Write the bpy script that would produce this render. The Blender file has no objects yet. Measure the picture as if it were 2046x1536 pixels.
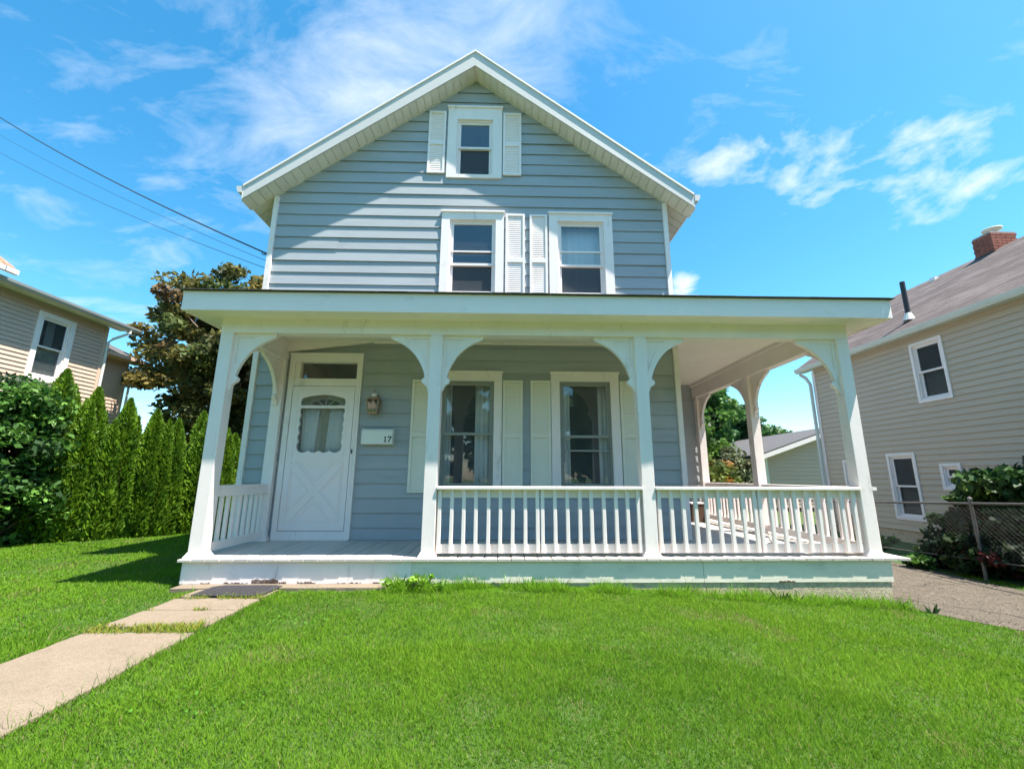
import bpy, bmesh, math, random
import numpy as np
from mathutils import Matrix, Vector
random.seed(7); rng = np.random.default_rng(7)
sc = bpy.context.scene
COL = sc.collection
# ------------------------------------------------------------------ camera
cam = bpy.data.cameras.new('camera'); camo = bpy.data.objects.new('camera', cam); COL.objects.link(camo)
CX, CY, CZ, YAW, PIT, ROL, FPX, OX, OY = 3.23605, -4.73514, 0.81795, -0.02568, 0.21017, -0.00283, 862.85822, 12.26238, -0.15119
ax = Vector((math.cos(YAW), math.sin(YAW), 0)); ay = Vector((-math.sin(YAW), math.cos(YAW), 0)); az = Vector((0, 0, 1))
fw = ay*math.cos(PIT) + az*math.sin(PIT); up = -ay*math.sin(PIT) + az*math.cos(PIT)
rt2 = ax*math.cos(ROL) - up*math.sin(ROL); up2 = ax*math.sin(ROL) + up*math.cos(ROL)
camo.matrix_world = Matrix(((rt2.x, up2.x, -fw.x, CX), (rt2.y, up2.y, -fw.y, CY), (rt2.z, up2.z, -fw.z, CZ), (0, 0, 0, 1)))
cam.sensor_fit = 'HORIZONTAL'; cam.sensor_width = 36.0; cam.lens = FPX/2046*36
cam.shift_x = -OX/2046; cam.shift_y = OY/2046
cam.clip_start = 0.05; cam.clip_end = 2000
sc.camera = camo
# ------------------------------------------------------------------ sun and sky
SUN = Vector((0.624, -0.285, 1.59)).normalized()
sl = bpy.data.lights.new('sun', 'SUN'); sl.energy = 5.0; sl.angle = math.radians(0.5); sl.color = (1.0, 0.955, 0.88)
so = bpy.data.objects.new('sun', sl); COL.objects.link(so); so.location = (12, -6, 30)
so.rotation_euler = SUN.to_track_quat('Z', 'Y').to_euler()
world = bpy.data.worlds.new('World'); sc.world = world; world.use_nodes = True
def build_world():
    nt = world.node_tree; N = nt.nodes; L = nt.links; N.clear()
    def node(t, **k):
        n = N.new(t)
        for a, b in k.items(): setattr(n, a, b)
        return n
    def math_(op, a, b=None, clamp=False):
        n = node('ShaderNodeMath', operation=op); n.use_clamp = clamp
        for i, v in enumerate((a, b)):
            if v is None: continue
            if isinstance(v, (int, float)): n.inputs[i].default_value = v
            else: L.new(v, n.inputs[i])
        return n.outputs[0]
    out = node('ShaderNodeOutputWorld'); bg = node('ShaderNodeBackground')
    sky = node('ShaderNodeTexSky', sky_type='NISHITA', sun_disc=False)
    sky.sun_elevation = math.asin(SUN.z); sky.sun_rotation = math.atan2(SUN.x, SUN.y)
    sky.air_density = 1.0; sky.dust_density = 0.6; sky.ozone_density = 2.0; sky.altitude = 50
    hs = node('ShaderNodeHueSaturation'); hs.inputs['Saturation'].default_value = 1.36; hs.inputs['Value'].default_value = 1.14
    hs.inputs['Hue'].default_value = 0.4825
    L.new(sky.outputs[0], hs.inputs['Color'])
    tc = node('ShaderNodeTexCoord'); D = tc.outputs['Generated']
    sep = node('ShaderNodeSeparateXYZ'); L.new(D, sep.inputs[0])
    zz = math_('ADD', math_('MAXIMUM', sep.outputs[2], 0.0), 0.22)
    cx = math_('DIVIDE', sep.outputs[0], zz); cy = math_('DIVIDE', sep.outputs[1], zz)
    cmb = node('ShaderNodeCombineXYZ'); L.new(cx, cmb.inputs[0]); L.new(cy, cmb.inputs[1])
    def noise(scale, detail, rough, vec, dist=0.0, off=(0, 0, 0), sc3=(1, 1, 1), rot=0.0):
        mp = node('ShaderNodeMapping'); mp.inputs['Location'].default_value = off; mp.inputs['Scale'].default_value = sc3
        mp.inputs['Rotation'].default_value = (0, 0, rot)
        L.new(vec, mp.inputs[0])
        n = node('ShaderNodeTexNoise'); n.inputs['Scale'].default_value = scale; n.inputs['Detail'].default_value = detail
        n.inputs['Roughness'].default_value = rough; n.inputs['Distortion'].default_value = dist
        L.new(mp.outputs[0], n.inputs['Vector']); return n.outputs[0]
    wisp = noise(3.4, 9, 0.62, cmb.outputs[0], 0.5, (3.1, 1.7, 0), (1.0, 1.9, 1), 0.5)
    puff = noise(6.5, 9, 0.6, cmb.outputs[0], 0.25, (0.4, 2.2, 0))
    broad = noise(0.9, 3, 0.5, cmb.outputs[0], 0.0, (5.3, 0.2, 0))
    def blob(d, k, amp):
        v = Vector(d).normalized()
        dp = node('ShaderNodeVectorMath', operation='DOT_PRODUCT'); L.new(D, dp.inputs[0]); dp.inputs[1].default_value = v
        e = math_('MULTIPLY', math_('SUBTRACT', dp.outputs['Value'], 1.0), k)
        return math_('MULTIPLY', math_('EXPONENT', e), amp)
    def total(lst):
        a = lst[0]
        for b in lst[1:]: a = math_('ADD', a, b)
        return a
    soft = total([blob(*b) for b in [((-0.201, .663, .721), 22, .30), ((-.017, .619, .785), 30, .22), ((-.342, .665, .664), 60, .16),
                                     ((-.698, .611, .372), 14, .08), ((-.559, .693, .456), 40, .06), ((.30, .55, .78), 30, .06), ((-.694, .671, .259), 30, .14)]])
    hard = total([blob(*b) for b in [((.297, .728, .618), 420, .36), ((.37, .718, .589), 420, .34), ((.441, .667, .601), 300, .36), ((.496, .659, .565), 260, .36),
                                     ((.555, .665, .5), 260, .30), ((.60, .57, .56), 420, .24), ((.64, .54, .545), 330, .28), ((.666, .592, .453), 300, .22),
                                     ((.692, .553, .463), 300, .27), ((.717, .546, .433), 350, .22), ((.371, .842, .392), 1300, .95)]])
    m1 = math_('ADD', math_('MULTIPLY', math_('SUBTRACT', wisp, 0.64), 1.5), math_('ADD', soft, math_('MULTIPLY', math_('SUBTRACT', broad, 0.5), 0.5)))
    m1 = math_('MULTIPLY', math_('MULTIPLY', m1, 1.7, True), 0.60)
    m2 = math_('ADD', math_('MULTIPLY', math_('SUBTRACT', puff, 0.5), 1.7), math_('SUBTRACT', hard, 0.46))
    m2 = math_('MULTIPLY', math_('MULTIPLY', m2, 2.2, True), 0.85)
    m = math_('MAXIMUM', m1, m2)
    lowfade = math_('MULTIPLY', math_('ADD', sep.outputs[2], 0.02), 12.0, True)
    m = math_('MULTIPLY', m, lowfade)
    mix = node('ShaderNodeMixRGB'); L.new(m, mix.inputs[0]); L.new(hs.outputs[0], mix.inputs[1])
    mix.inputs[2].default_value = (4.6, 4.9, 5.4, 1)
    L.new(mix.outputs[0], bg.inputs[0]); bg.inputs[1].default_value = 0.10
    L.new(bg.outputs[0], out.inputs[0])
build_world()
vs = sc.view_settings; vs.view_transform = 'Standard'; vs.look = 'None'; vs.gamma = 1; vs.exposure = 1.38; vs.use_curve_mapping = False
sc.render.engine = 'CYCLES'
sc.cycles.max_bounces = 10; sc.cycles.diffuse_bounces = 7; sc.cycles.transparent_max_bounces = 12

# ------------------------------------------------------------------ materials
def mat(name, col, rough=0.6, var=0.0, vscale=3.0, dirt=None, dscale=2.0, dlo=0.55, dhi=0.75, bump=0.0, bscale=40.0, stretch=(1, 1, 1),
        spec=0.4, objvar=0.0, metal=0.0, bdist=0.01):
    m = bpy.data.materials.new(name); m.use_nodes = True
    nt = m.node_tree; N = nt.nodes; L = nt.links
    b = N['Principled BSDF']; b.inputs['Roughness'].default_value = rough; b.inputs['Specular IOR Level'].default_value = spec
    b.inputs['Metallic'].default_value = metal
    tc = N.new('ShaderNodeTexCoord'); mp = N.new('ShaderNodeMapping'); mp.inputs['Scale'].default_value = stretch
    L.new(tc.outputs['Object'], mp.inputs[0])
    cur = None
    rgb = N.new('ShaderNodeRGB'); rgb.outputs[0].default_value = (*col, 1); cur = rgb.outputs[0]
    if var > 0:
        n = N.new('ShaderNodeTexNoise'); n.inputs['Scale'].default_value = vscale; n.inputs['Detail'].default_value = 6; n.inputs['Roughness'].default_value = .65
        L.new(mp.outputs[0], n.inputs['Vector'])
        mr = N.new('ShaderNodeMapRange'); mr.inputs[1].default_value = .25; mr.inputs[2].default_value = .75; mr.inputs[3].default_value = 1-var; mr.inputs[4].default_value = 1+var
        L.new(n.outputs[0], mr.inputs[0])
        mu = N.new('ShaderNodeVectorMath'); mu.operation = 'SCALE'; L.new(cur, mu.inputs[0]); L.new(mr.outputs[0], mu.inputs['Scale']); cur = mu.outputs[0]
    if objvar > 0:
        oi = N.new('ShaderNodeObjectInfo'); mr = N.new('ShaderNodeMapRange'); mr.inputs[3].default_value = 1-objvar; mr.inputs[4].default_value = 1+objvar
        L.new(oi.outputs['Random'], mr.inputs[0])
        mu = N.new('ShaderNodeVectorMath'); mu.operation = 'SCALE'; L.new(cur, mu.inputs[0]); L.new(mr.outputs[0], mu.inputs['Scale']); cur = mu.outputs[0]
    if dirt:
        n = N.new('ShaderNodeTexNoise'); n.inputs['Scale'].default_value = dscale; n.inputs['Detail'].default_value = 9; n.inputs['Roughness'].default_value = .7
        L.new(mp.outputs[0], n.inputs['Vector'])
        mr = N.new('ShaderNodeMapRange'); mr.inputs[1].default_value = dlo; mr.inputs[2].default_value = dhi; mr.inputs[4].default_value = dirt[3]
        L.new(n.outputs[0], mr.inputs[0])
        mx = N.new('ShaderNodeMixRGB'); L.new(mr.outputs[0], mx.inputs[0]); L.new(cur, mx.inputs[1]); mx.inputs[2].default_value = (*dirt[:3], 1); cur = mx.outputs[0]
    L.new(cur, b.inputs['Base Color'])
    if bump > 0:
        n = N.new('ShaderNodeTexNoise'); n.inputs['Scale'].default_value = bscale; n.inputs['Detail'].default_value = 5
        L.new(mp.outputs[0], n.inputs['Vector'])
        bp = N.new('ShaderNodeBump'); bp.inputs['Strength'].default_value = bump; bp.inputs['Distance'].default_value = bdist
        L.new(n.outputs[0], bp.inputs['Height']); L.new(bp.outputs[0], b.inputs['Normal'])
    return m
M = {}
M['white'] = mat('white_paint', (.89, .785, .735), .5, .06, 2.5, (.40, .34, .26, .75), 6.0, .58, .78, .12, 30, (1, 1, .35))
M['white_clean'] = mat('white_vinyl', (.89, .785, .745), .45, .03, 2.0, (.5, .48, .42, .3), 3.0, .62, .85)
M['fascia'] = mat('porch_fascia_paint', (.91, .80, .75), .5, .05, 2.0, (.35, .36, .34, .55), 3.5, .60, .78, .12, 25, (.6, 1, 1.6))
M['metal_white'] = mat('white_aluminium', (.60, .575, .545), .42, .03, 1.5, (.42, .40, .36, .35), 1.6, .55, .8)
M['soffit'] = mat('vinyl_soffit', (.78, .72, .62), .5, .05, 3.0, (.3, .3, .22, .5), 4.0, .58, .8, objvar=.05)
M['siding'] = mat('blue_grey_siding', (.375, .392, .402), .48, .08, 1.6, (.20, .21, .20, .6), 1.7, .56, .82, .10, 9, (.5, 1, 2.0), objvar=.03)
M['cream'] = mat('cream_shutter', (.80, .75, .63), .5, .04, 3.0, (.5, .44, .3, .4), 3.0, .62, .85)
M['deck'] = mat('grey_deck_paint', (.50, .46, .41), .55, .10, 2.5, (.56, .50, .43, .8), 3.0, .52, .72, .25, 30, (4, .5, 4), objvar=.07)
M['skirt'] = mat('pale_green_skirt_paint', (.84, .76, .62), .6, .08, 2.0, (.60, .55, .46, .7), 5.0, .56, .70, .2, 20, (.5, 1, 1.2))
M['concrete'] = mat('path_concrete', (.215, .165, .115), .9, .10, 3.0, (.15, .115, .08, .6), 14, .52, .72, .55, 90)
M['foundation'] = mat('foundation_concrete', (.54, .43, .30), .9, .14, 4.0, (.30, .25, .17, .6), 5, .5, .72, .5, 40)
M['asphalt'] = mat('old_driveway', (.090, .072, .052), .95, .22, 5.0, (.17, .14, .10, .7), 22, .5, .68, .7, 70)
M['shingle'] = mat('dark_shingle', (.10, .092, .085), .9, .2, 12, None, bump=.5, bscale=80)
M['brown_roof'] = mat('brown_shingle', (.088, .066, .060), .9, .13, 4.0, (.185, .150, .140, .85), 1.3, .44, .66, .5, 60, (3.2, .8, .8))
M['grey_roof'] = mat('grey_shingle', (.095, .088, .088), .9, .15, 5.0, None, bump=.4, bscale=50)
M['beige'] = mat('beige_vinyl_siding', (.54, .425, .315), .5, .03, 1.5, (.28, .25, .2, .3), 1.4, .55, .85, objvar=.02)
M['tan'] = mat('tan_vinyl_siding', (.60, .43, .33), .5, .03, 1.5, None, objvar=.02)
M['gutter'] = mat('gutter_white', (.66, .66, .60), .45, .05, 2.0, (.35, .36, .28, .5), 2.5, .55, .8)
M['alu'] = mat('grey_aluminium_sash', (.30, .30, .27), .4, .05, 4.0, metal=.0)
M['black'] = mat('black_metal', (.02, .02, .022), .5)
M['pipe'] = mat('dark_vent_pipe', (.035, .036, .04), .6)
M['brass'] = mat('weathered_brass', (.40, .27, .17), .5, .12, 20, metal=.2)
M['mailbox'] = mat('mailbox_enamel', (.80, .80, .74), .35, .02, 4)
M['mat'] = mat('rubber_mat', (.035, .032, .036), .85, .2, 30, (.16, .14, .12, .7), 40, .62, .72, .5, 90)
M['inner_door'] = mat('inner_door_cream', (.50, .44, .33), .5, .05, 3)
M['curtain'] = mat('white_curtain', (.90, .89, .88), .9, .05, 4)
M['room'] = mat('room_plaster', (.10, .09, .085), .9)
M['brick'] = mat('red_brick', (.30, .095, .065), .9, .2, 8, (.10, .06, .05, .6), 5, .55, .75, .4, 60, objvar=.2)
M['mortar'] = mat('mortar', (.38, .33, .30), .95, .1, 10)
M['pot'] = mat('clay_chimney_pot', (.62, .54, .44), .8, .1, 6)
M['bark'] = mat('bark', (.13, .095, .07), .95, .25, 8, bump=.8, bscale=25, stretch=(1, 1, .25))
M['wood'] = mat('brown_wood', (.09, .05, .032), .7, .2, 6)
M['rot'] = mat('rotten_wood', (.11, .07, .055), .95, .35, 14, (.34, .30, .27, .8), 18, .5, .62, .6, 50)
M['galv'] = mat('galvanised_steel', (.15, .14, .13), .5, .15, 12, (.20, .11, .07, .6), 14, .5, .7, metal=.35)
M['redroof'] = mat('terracotta_shingle', (.50, .20, .12), .85, .15, 8)
M['stone'] = mat('white_stone', (.75, .72, .66), .8, .05, 8)
M['glow'] = None
def glass_mat(name, tint=(.95, .96, .96), rfl=1.0, black_lift=.08):
    m = bpy.data.materials.new(name); m.use_nodes = True; nt = m.node_tree; N = nt.nodes; L = nt.links; N.clear()
    o = N.new('ShaderNodeOutputMaterial'); t = N.new('ShaderNodeBsdfTransparent'); t.inputs[0].default_value = (*tint, 1)
    g = N.new('ShaderNodeBsdfGlossy'); g.inputs['Roughness'].default_value = .02; g.inputs[0].default_value = (1, 1, 1, 1)
    f = N.new('ShaderNodeFresnel'); f.inputs[0].default_value = 1.5
    mu = N.new('ShaderNodeMath'); mu.operation = 'MULTIPLY'; mu.use_clamp = True; mu.inputs[1].default_value = 4.0*rfl
    n = N.new('ShaderNodeTexNoise'); n.inputs['Scale'].default_value = 2.5
    tc = N.new('ShaderNodeTexCoord'); L.new(tc.outputs['Object'], n.inputs['Vector'])
    bp = N.new('ShaderNodeBump'); bp.inputs['Strength'].default_value = .06; bp.inputs['Distance'].default_value = .02
    L.new(n.outputs[0], bp.inputs['Height']); L.new(bp.outputs[0], g.inputs['Normal'])
    ge = N.new('ShaderNodeNewGeometry'); iv = N.new('ShaderNodeMath'); iv.operation = 'SUBTRACT'; iv.inputs[0].default_value = 1.0; L.new(ge.outputs['Backfacing'], iv.inputs[1])
    m2 = N.new('ShaderNodeMath'); m2.operation = 'MULTIPLY'; L.new(mu.outputs[0], m2.inputs[0]); L.new(iv.outputs[0], m2.inputs[1])
    mx = N.new('ShaderNodeMixShader'); L.new(f.outputs[0], mu.inputs[0]); L.new(m2.outputs[0], mx.inputs[0]); L.new(t.outputs[0], mx.inputs[1]); L.new(g.outputs[0], mx.inputs[2])
    df = N.new('ShaderNodeBsdfDiffuse'); df.inputs[0].default_value = (.36, .38, .40, 1); my = N.new('ShaderNodeMixShader'); my.inputs[0].default_value = black_lift  # grey-blue diffuse painted in as reflection haze, lifts the pane blacks
    L.new(mx.outputs[0], my.inputs[1]); L.new(df.outputs[0], my.inputs[2])
    L.new(my.outputs[0], o.inputs[0]); return m
M['glass'] = glass_mat('window_glass')
M['amber_glass'] = glass_mat('amber_glass', (.55, .38, .25), .8)
M['screen_glass'] = glass_mat('screened_glass', (.42, .43, .45), .7, .16)
def leaf_mat(name, trans=.35, rough=.55, spec=.3):
    m = bpy.data.materials.new(name); m.use_nodes = True; nt = m.node_tree; N = nt.nodes; L = nt.links
    b = N['Principled BSDF']; b.inputs['Roughness'].default_value = rough; b.inputs['Specular IOR Level'].default_value = spec
    a = N.new('ShaderNodeAttribute'); a.attribute_name = 'leafcol'
    t = N.new('ShaderNodeBsdfTranslucent'); mx = N.new('ShaderNodeMixShader'); mx.inputs[0].default_value = trans
    L.new(a.outputs['Color'], b.inputs['Base Color']); L.new(a.outputs['Color'], t.inputs[0])
    L.new(b.outputs[0], mx.inputs[1]); L.new(t.outputs[0], mx.inputs[2]); L.new(mx.outputs[0], N['Material Output'].inputs[0]); return m
M['leaf'] = leaf_mat('leaves'); M['grass'] = leaf_mat('grass_blades', .4, .7, .08); M['gloss_leaf'] = leaf_mat('glossy_leaves', .25, .55, .2)

def speckle(m, scale, cols, crack=None):
    nt = m.node_tree; N = nt.nodes; L = nt.links; b = N['Principled BSDF']
    src_ = b.inputs['Base Color'].links[0].from_socket; tc = N.new('ShaderNodeTexCoord')
    v = N.new('ShaderNodeTexVoronoi'); v.inputs['Scale'].default_value = scale; L.new(tc.outputs['Object'], v.inputs['Vector'])
    sp = N.new('ShaderNodeSeparateXYZ'); L.new(v.outputs['Color'], sp.inputs[0])
    mr = N.new('ShaderNodeMapRange'); mr.inputs[3].default_value = cols[0]; mr.inputs[4].default_value = cols[1]; L.new(sp.outputs[0], mr.inputs[0])
    mu = N.new('ShaderNodeVectorMath'); mu.operation = 'SCALE'; L.new(src_, mu.inputs[0]); L.new(mr.outputs[0], mu.inputs['Scale']); cur = mu.outputs[0]
    if crack:
        n = N.new('ShaderNodeTexNoise'); n.inputs['Scale'].default_value = 3; n.inputs['Detail'].default_value = 5; L.new(tc.outputs['Object'], n.inputs['Vector'])
        ad = N.new('ShaderNodeMixRGB'); ad.blend_type = 'ADD'; ad.inputs[0].default_value = .25; L.new(tc.outputs['Object'], ad.inputs[1]); L.new(n.outputs['Color'], ad.inputs[2])
        w = N.new('ShaderNodeTexVoronoi'); w.feature = 'DISTANCE_TO_EDGE'; w.inputs['Scale'].default_value = crack; L.new(ad.outputs[0], w.inputs['Vector'])
        m2 = N.new('ShaderNodeMapRange'); m2.inputs[1].default_value = .004; m2.inputs[2].default_value = .012; m2.inputs[3].default_value = .35; m2.inputs[4].default_value = 1.0; L.new(w.outputs['Distance'], m2.inputs[0])
        k = N.new('ShaderNodeVectorMath'); k.operation = 'SCALE'; L.new(cur, k.inputs[0]); L.new(m2.outputs[0], k.inputs['Scale']); cur = k.outputs[0]
    L.new(cur, b.inputs['Base Color'])
speckle(M['concrete'], 230, (.78, 1.22)); speckle(M['asphalt'], 120, (.5, 1.5), .9); speckle(M['foundation'], 60, (.8, 1.2))
# ------------------------------------------------------------------ helpers
WL = {}
def link(o, parent=None, loc=(0, 0, 0)):
    COL.objects.link(o); o.location = (0, 0, 0)
    l = Vector(loc)
    if parent is not None:
        o.parent = parent; o.matrix_parent_inverse = Matrix.Translation(-WL[parent.name])
    o.location = l; WL[o.name] = l.copy()
    return o
def empty(name, loc, label=None, cat=None, group=None):
    o = bpy.data.objects.new(name, None); o.empty_display_size = .2; link(o, None, loc)
    if label: tag(o, label, cat, group)
    return o
def tag(o, label, cat, group=None, kind=None):
    if label: o['label'] = label
    if cat: o['category'] = cat
    if group: o['group'] = group
    if kind: o['kind'] = kind
    return o
def mk(name, vf, m, parent=None, loc=(0, 0, 0), smooth=False, fix=True):
    v, f = vf
    me = bpy.data.meshes.new(name); me.from_pydata([tuple(p) for p in v], [], f)
    if fix:
        vol = 0.0
        V = [Vector(p) for p in v]
        for q in f:
            for i in range(1, len(q)-1): vol += V[q[0]].dot(V[q[i]].cross(V[q[i+1]]))
        if vol < 0: me.flip_normals()
    if m is not None: me.materials.append(m)
    if smooth: me.polygons.foreach_set('use_smooth', [True]*len(me.polygons))
    me.update()
    return link(bpy.data.objects.new(name, me), parent, loc)
def box(x0, x1, y0, y1, z0, z1):
    v = [(x, y, z) for x in (x0, x1) for y in (y0, y1) for z in (z0, z1)]
    f = [(0, 1, 3, 2), (4, 6, 7, 5), (0, 4, 5, 1), (2, 3, 7, 6), (0, 2, 6, 4), (1, 5, 7, 3)]
    return v, f
def cat_(*vfs):
    V = []; F = []
    for v, f in vfs:
        k = len(V); V += list(v); F += [tuple(i+k for i in q) for q in f]
    return V, F
def bevel(o, w=.006, seg=2):
    b = o.modifiers.new('bevel', 'BEVEL'); b.width = w; b.segments = seg; b.limit_method = 'ANGLE'; return o
class FR:   # maps (u, v, n) on a wall to the world
    def __init__(s, kind, p): s.k = kind; s.p = p
    def __call__(s, u, v, n):
        if s.k == 'front': return (u, s.p-n, v)
        if s.k == 'xneg': return (s.p-n, u, v)      # wall faces -x
        if s.k == 'xpos': return (s.p+n, u, v)
def prism(fr, poly, n0, n1):
    k = len(poly); g = (lambda p, n: n(p) if callable(n) else n)
    V = [fr(p[0], p[1], g(p, n0)) for p in poly] + [fr(p[0], p[1], g(p, n1)) for p in poly]
    F = [tuple(range(k)), tuple(range(2*k-1, k-1, -1))] + [(i, (i+1) % k, k+(i+1) % k, k+i) for i in range(k)]
    return V, F
def rect(u0, u1, v0, v1): return [(u0, v0), (u1, v0), (u1, v1), (u0, v1)]
def fbox(fr, u0, u1, v0, v1, n0, n1): return prism(fr, rect(u0, u1, v0, v1), n0, n1)
def ring(fr, u0, u1, v0, v1, w, n0, n1, wb=None, wt=None):
    wb = w if wb is None else wb; wt = w if wt is None else wt
    O = rect(u0, u1, v0, v1); I = rect(u0+w, u1-w, v0+wb, v1-wt)
    V = [fr(*p, n0) for p in O] + [fr(*p, n0) for p in I] + [fr(*p, n1) for p in O] + [fr(*p, n1) for p in I]
    F = []
    for i in range(4):
        j = (i+1) % 4
        F += [(i, j, 4+j, 4+i), (8+i, 12+i, 12+j, 8+j), (i, 8+i, 8+j, j), (4+i, 4+j, 12+j, 12+i)]
    return V, F
def clip(poly, a, b, c):   # keep a*u+b*v<=c
    out = []
    for i in range(len(poly)):
        p, q = poly[i], poly[(i+1) % len(poly)]; dp = a*p[0]+b*p[1]-c; dq = a*q[0]+b*q[1]-c
        if dp <= 0: out.append(p)
        if (dp < 0 < dq) or (dq < 0 < dp):
            t = dp/(dp-dq); out.append((p[0]+t*(q[0]-p[0]), p[1]+t*(q[1]-p[1])))
    return out
def boards(fr, wallpoly, v0, v1, row, openings, m, parent, lap=.017, name='siding_board', join=False, joints=False):
    acc = []; k = 0
    while v0 + k*row < v1-1e-6:
        a = v0+k*row; b = min(a+row, v1); k += 1
        us = [p[0] for p in wallpoly]; cuts = sorted({min(us), max(us)} | {u for o in openings if o[2] < b-1e-4 and o[3] > a+1e-4 for u in o[:2] if min(us) < u < max(us)})
        if joints and max(us)-min(us) > 3:
            for _ in range(random.choice((0, 1, 1))):
                q = random.uniform(min(us)+.6, max(us)-.6)
                if all(abs(q-c) > .25 for c in cuts): cuts = sorted(set(cuts) | {q})
        for u0, u1 in zip(cuts[:-1], cuts[1:]):
            um = (u0+u1)/2; segs = [(a, b)]
            for o in openings:
                if o[0] < um < o[1]:
                    ns = []
                    for s0, s1 in segs:
                        if o[3] <= s0 or o[2] >= s1: ns.append((s0, s1)); continue
                        if o[2] > s0+.004: ns.append((s0, o[2]))
                        if o[3] < s1-.004: ns.append((o[3], s1))
                    segs = ns
            for s0, s1 in segs:
                s1 = s1+.02 if s1 > b-1e-6 and b < v1-1e-6 else s1
                p = clip(clip(clip(clip(list(wallpoly), 1, 0, u1), -1, 0, -u0), 0, 1, s1), 0, -1, -s0)
                if len(p) < 3: continue
                if max(q[1] for q in p)-min(q[1] for q in p) < .005 or max(q[0] for q in p)-min(q[0] for q in p) < .01: continue
                jn = random.uniform(-.0015, .0015) if joints else 0.0; tl = random.uniform(-.0012, .0012) if joints else 0.0
                nn = lambda q, a=a, b=b, jn=jn, tl=tl: .0045 + jn + lap*(1-(q[1]-a)/row) + tl*(q[0]-2.7)
                vf = prism(fr, p, lambda q, nn=nn: nn(q)-.003, nn)
                if join: acc.append(vf)
                else: mk(name, vf, m, parent)
    if join and acc: return mk(name, cat_(*acc), m, parent)
def tube(pts, rad, seg=8, cap=True):
    P = [Vector(p) for p in pts]; V = []; F = []
    r = (lambda i: rad[i]) if hasattr(rad, '__len__') else (lambda i: rad)
    for i, p in enumerate(P):
        t = (P[min(i+1, len(P)-1)]-P[max(i-1, 0)]).normalized()
        a = t.orthogonal() if abs(t.z) > .99 else t.cross(Vector((0, 0, 1)))
        a.normalize(); b = t.cross(a)
        for s in range(seg):
            w = 2*math.pi*s/seg; V.append(tuple(p + (a*math.cos(w)+b*math.sin(w))*r(i)))
    for i in range(len(P)-1):
        for s in range(seg):
            F.append((i*seg+s, i*seg+(s+1) % seg, (i+1)*seg+(s+1) % seg, (i+1)*seg+s))
    if cap: F += [tuple(range(seg))[::-1], tuple(range((len(P)-1)*seg, len(P)*seg))]
    return V, F
def outline_mesh(name, loops, n0, n1, fr, m, parent, loc=(0, 0, 0)):
    """filled 2-D outline with holes, extruded between n0 and n1"""
    bm = bmesh.new(); edges = []; rings = []
    for lp in loops:
        vs_ = [bm.verts.new((p[0], p[1], 0)) for p in lp]; rings.append(len(vs_))
        for i in range(len(vs_)): edges.append(bm.edges.new((vs_[i], vs_[(i+1) % len(vs_)])))
    bmesh.ops.triangle_fill(bm, use_beauty=True, use_dissolve=False, edges=edges)
    bm.verts.index_update(); bm.verts.ensure_lookup_table()
    base = [(v.co.x, v.co.y) for v in bm.verts]; tris = [tuple(v.index for v in f.verts) for f in bm.faces]; bm.free()
    k = len(base); V = [fr(p[0], p[1], n0) for p in base] + [fr(p[0], p[1], n1) for p in base]
    F = list(tris) + [tuple(i+k for i in t[::-1]) for t in tris]
    s = 0
    for cnt in rings:
        for i in range(cnt): a = s+i; b = s+(i+1) % cnt; F.append((a, b, b+k, a+k))
        s += cnt
    me = bpy.data.meshes.new(name); me.from_pydata(V, [], F); me.materials.append(m)
    b2 = bmesh.new(); b2.from_mesh(me); bmesh.ops.recalc_face_normals(b2, faces=b2.faces); b2.to_mesh(me); b2.free()
    return link(bpy.data.objects.new(name, me), parent, loc)
def vnoise(x, y, s, seed=0):
    r = np.random.default_rng(seed); T = r.random((64, 64)); x = np.asarray(x)*s; y = np.asarray(y)*s
    xi = np.floor(x).astype(int); yi = np.floor(y).astype(int); fx = x-xi; fy = y-yi; fx = fx*fx*(3-2*fx); fy = fy*fy*(3-2*fy)
    g = lambda a, b: T[a % 64, b % 64]
    return (g(xi, yi)*(1-fx)+g(xi+1, yi)*fx)*(1-fy)+(g(xi, yi+1)*(1-fx)+g(xi+1, yi+1)*fx)*fy
def gz(x, y):
    x = np.asarray(x, float); y = np.asarray(y, float)
    t = np.clip((x-3.5)/4.0, 0, 1); t = t*t*(3-2*t)
    z = -.275 - .17*t
    return z + .018*(vnoise(x, y, .7, 3)-.5)*np.clip((np.hypot(x-3, y+3)-.5)/2, 0, 1)
def gz1(x, y): return float(gz(x, y))
def leaves(name, P, A, B, colr, m, parent=None, loc=(0, 0, 0), kind=None, fold=0.0):
    """one quad per leaf: centre P, half-length vector A, half-width vector B"""
    n = len(P); nor = np.cross(A, B); ln = np.linalg.norm(nor, axis=1, keepdims=True)+1e-12
    wv = np.linalg.norm(B, axis=1, keepdims=True)
    up_ = nor/ln*wv*fold
    V = np.empty((n, 4, 3), np.float32)
    V[:, 0] = P-A; V[:, 1] = P+B*1.0+up_-A*.1; V[:, 2] = P+A; V[:, 3] = P-B*1.0+up_-A*.1
    me = bpy.data.meshes.new(name); me.vertices.add(4*n); me.loops.add(4*n); me.polygons.add(n)
    me.vertices.foreach_set('co', V.ravel()); me.loops.foreach_set('vertex_index', np.arange(4*n, dtype=np.int32))
    me.polygons.foreach_set('loop_start', np.arange(0, 4*n, 4, dtype=np.int32))
    a = me.color_attributes.new('leafcol', 'FLOAT_COLOR', 'POINT')
    c4 = np.ones((n, 4, 4), np.float32); c4[:, :, :3] = colr[:, None, :]; a.data.foreach_set('color', c4.ravel())
    me.materials.append(m); me.update(calc_edges=True); me.validate()
    o = bpy.data.objects.new(name, me); link(o, parent, loc)
    if kind: o['kind'] = kind
    return o
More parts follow.
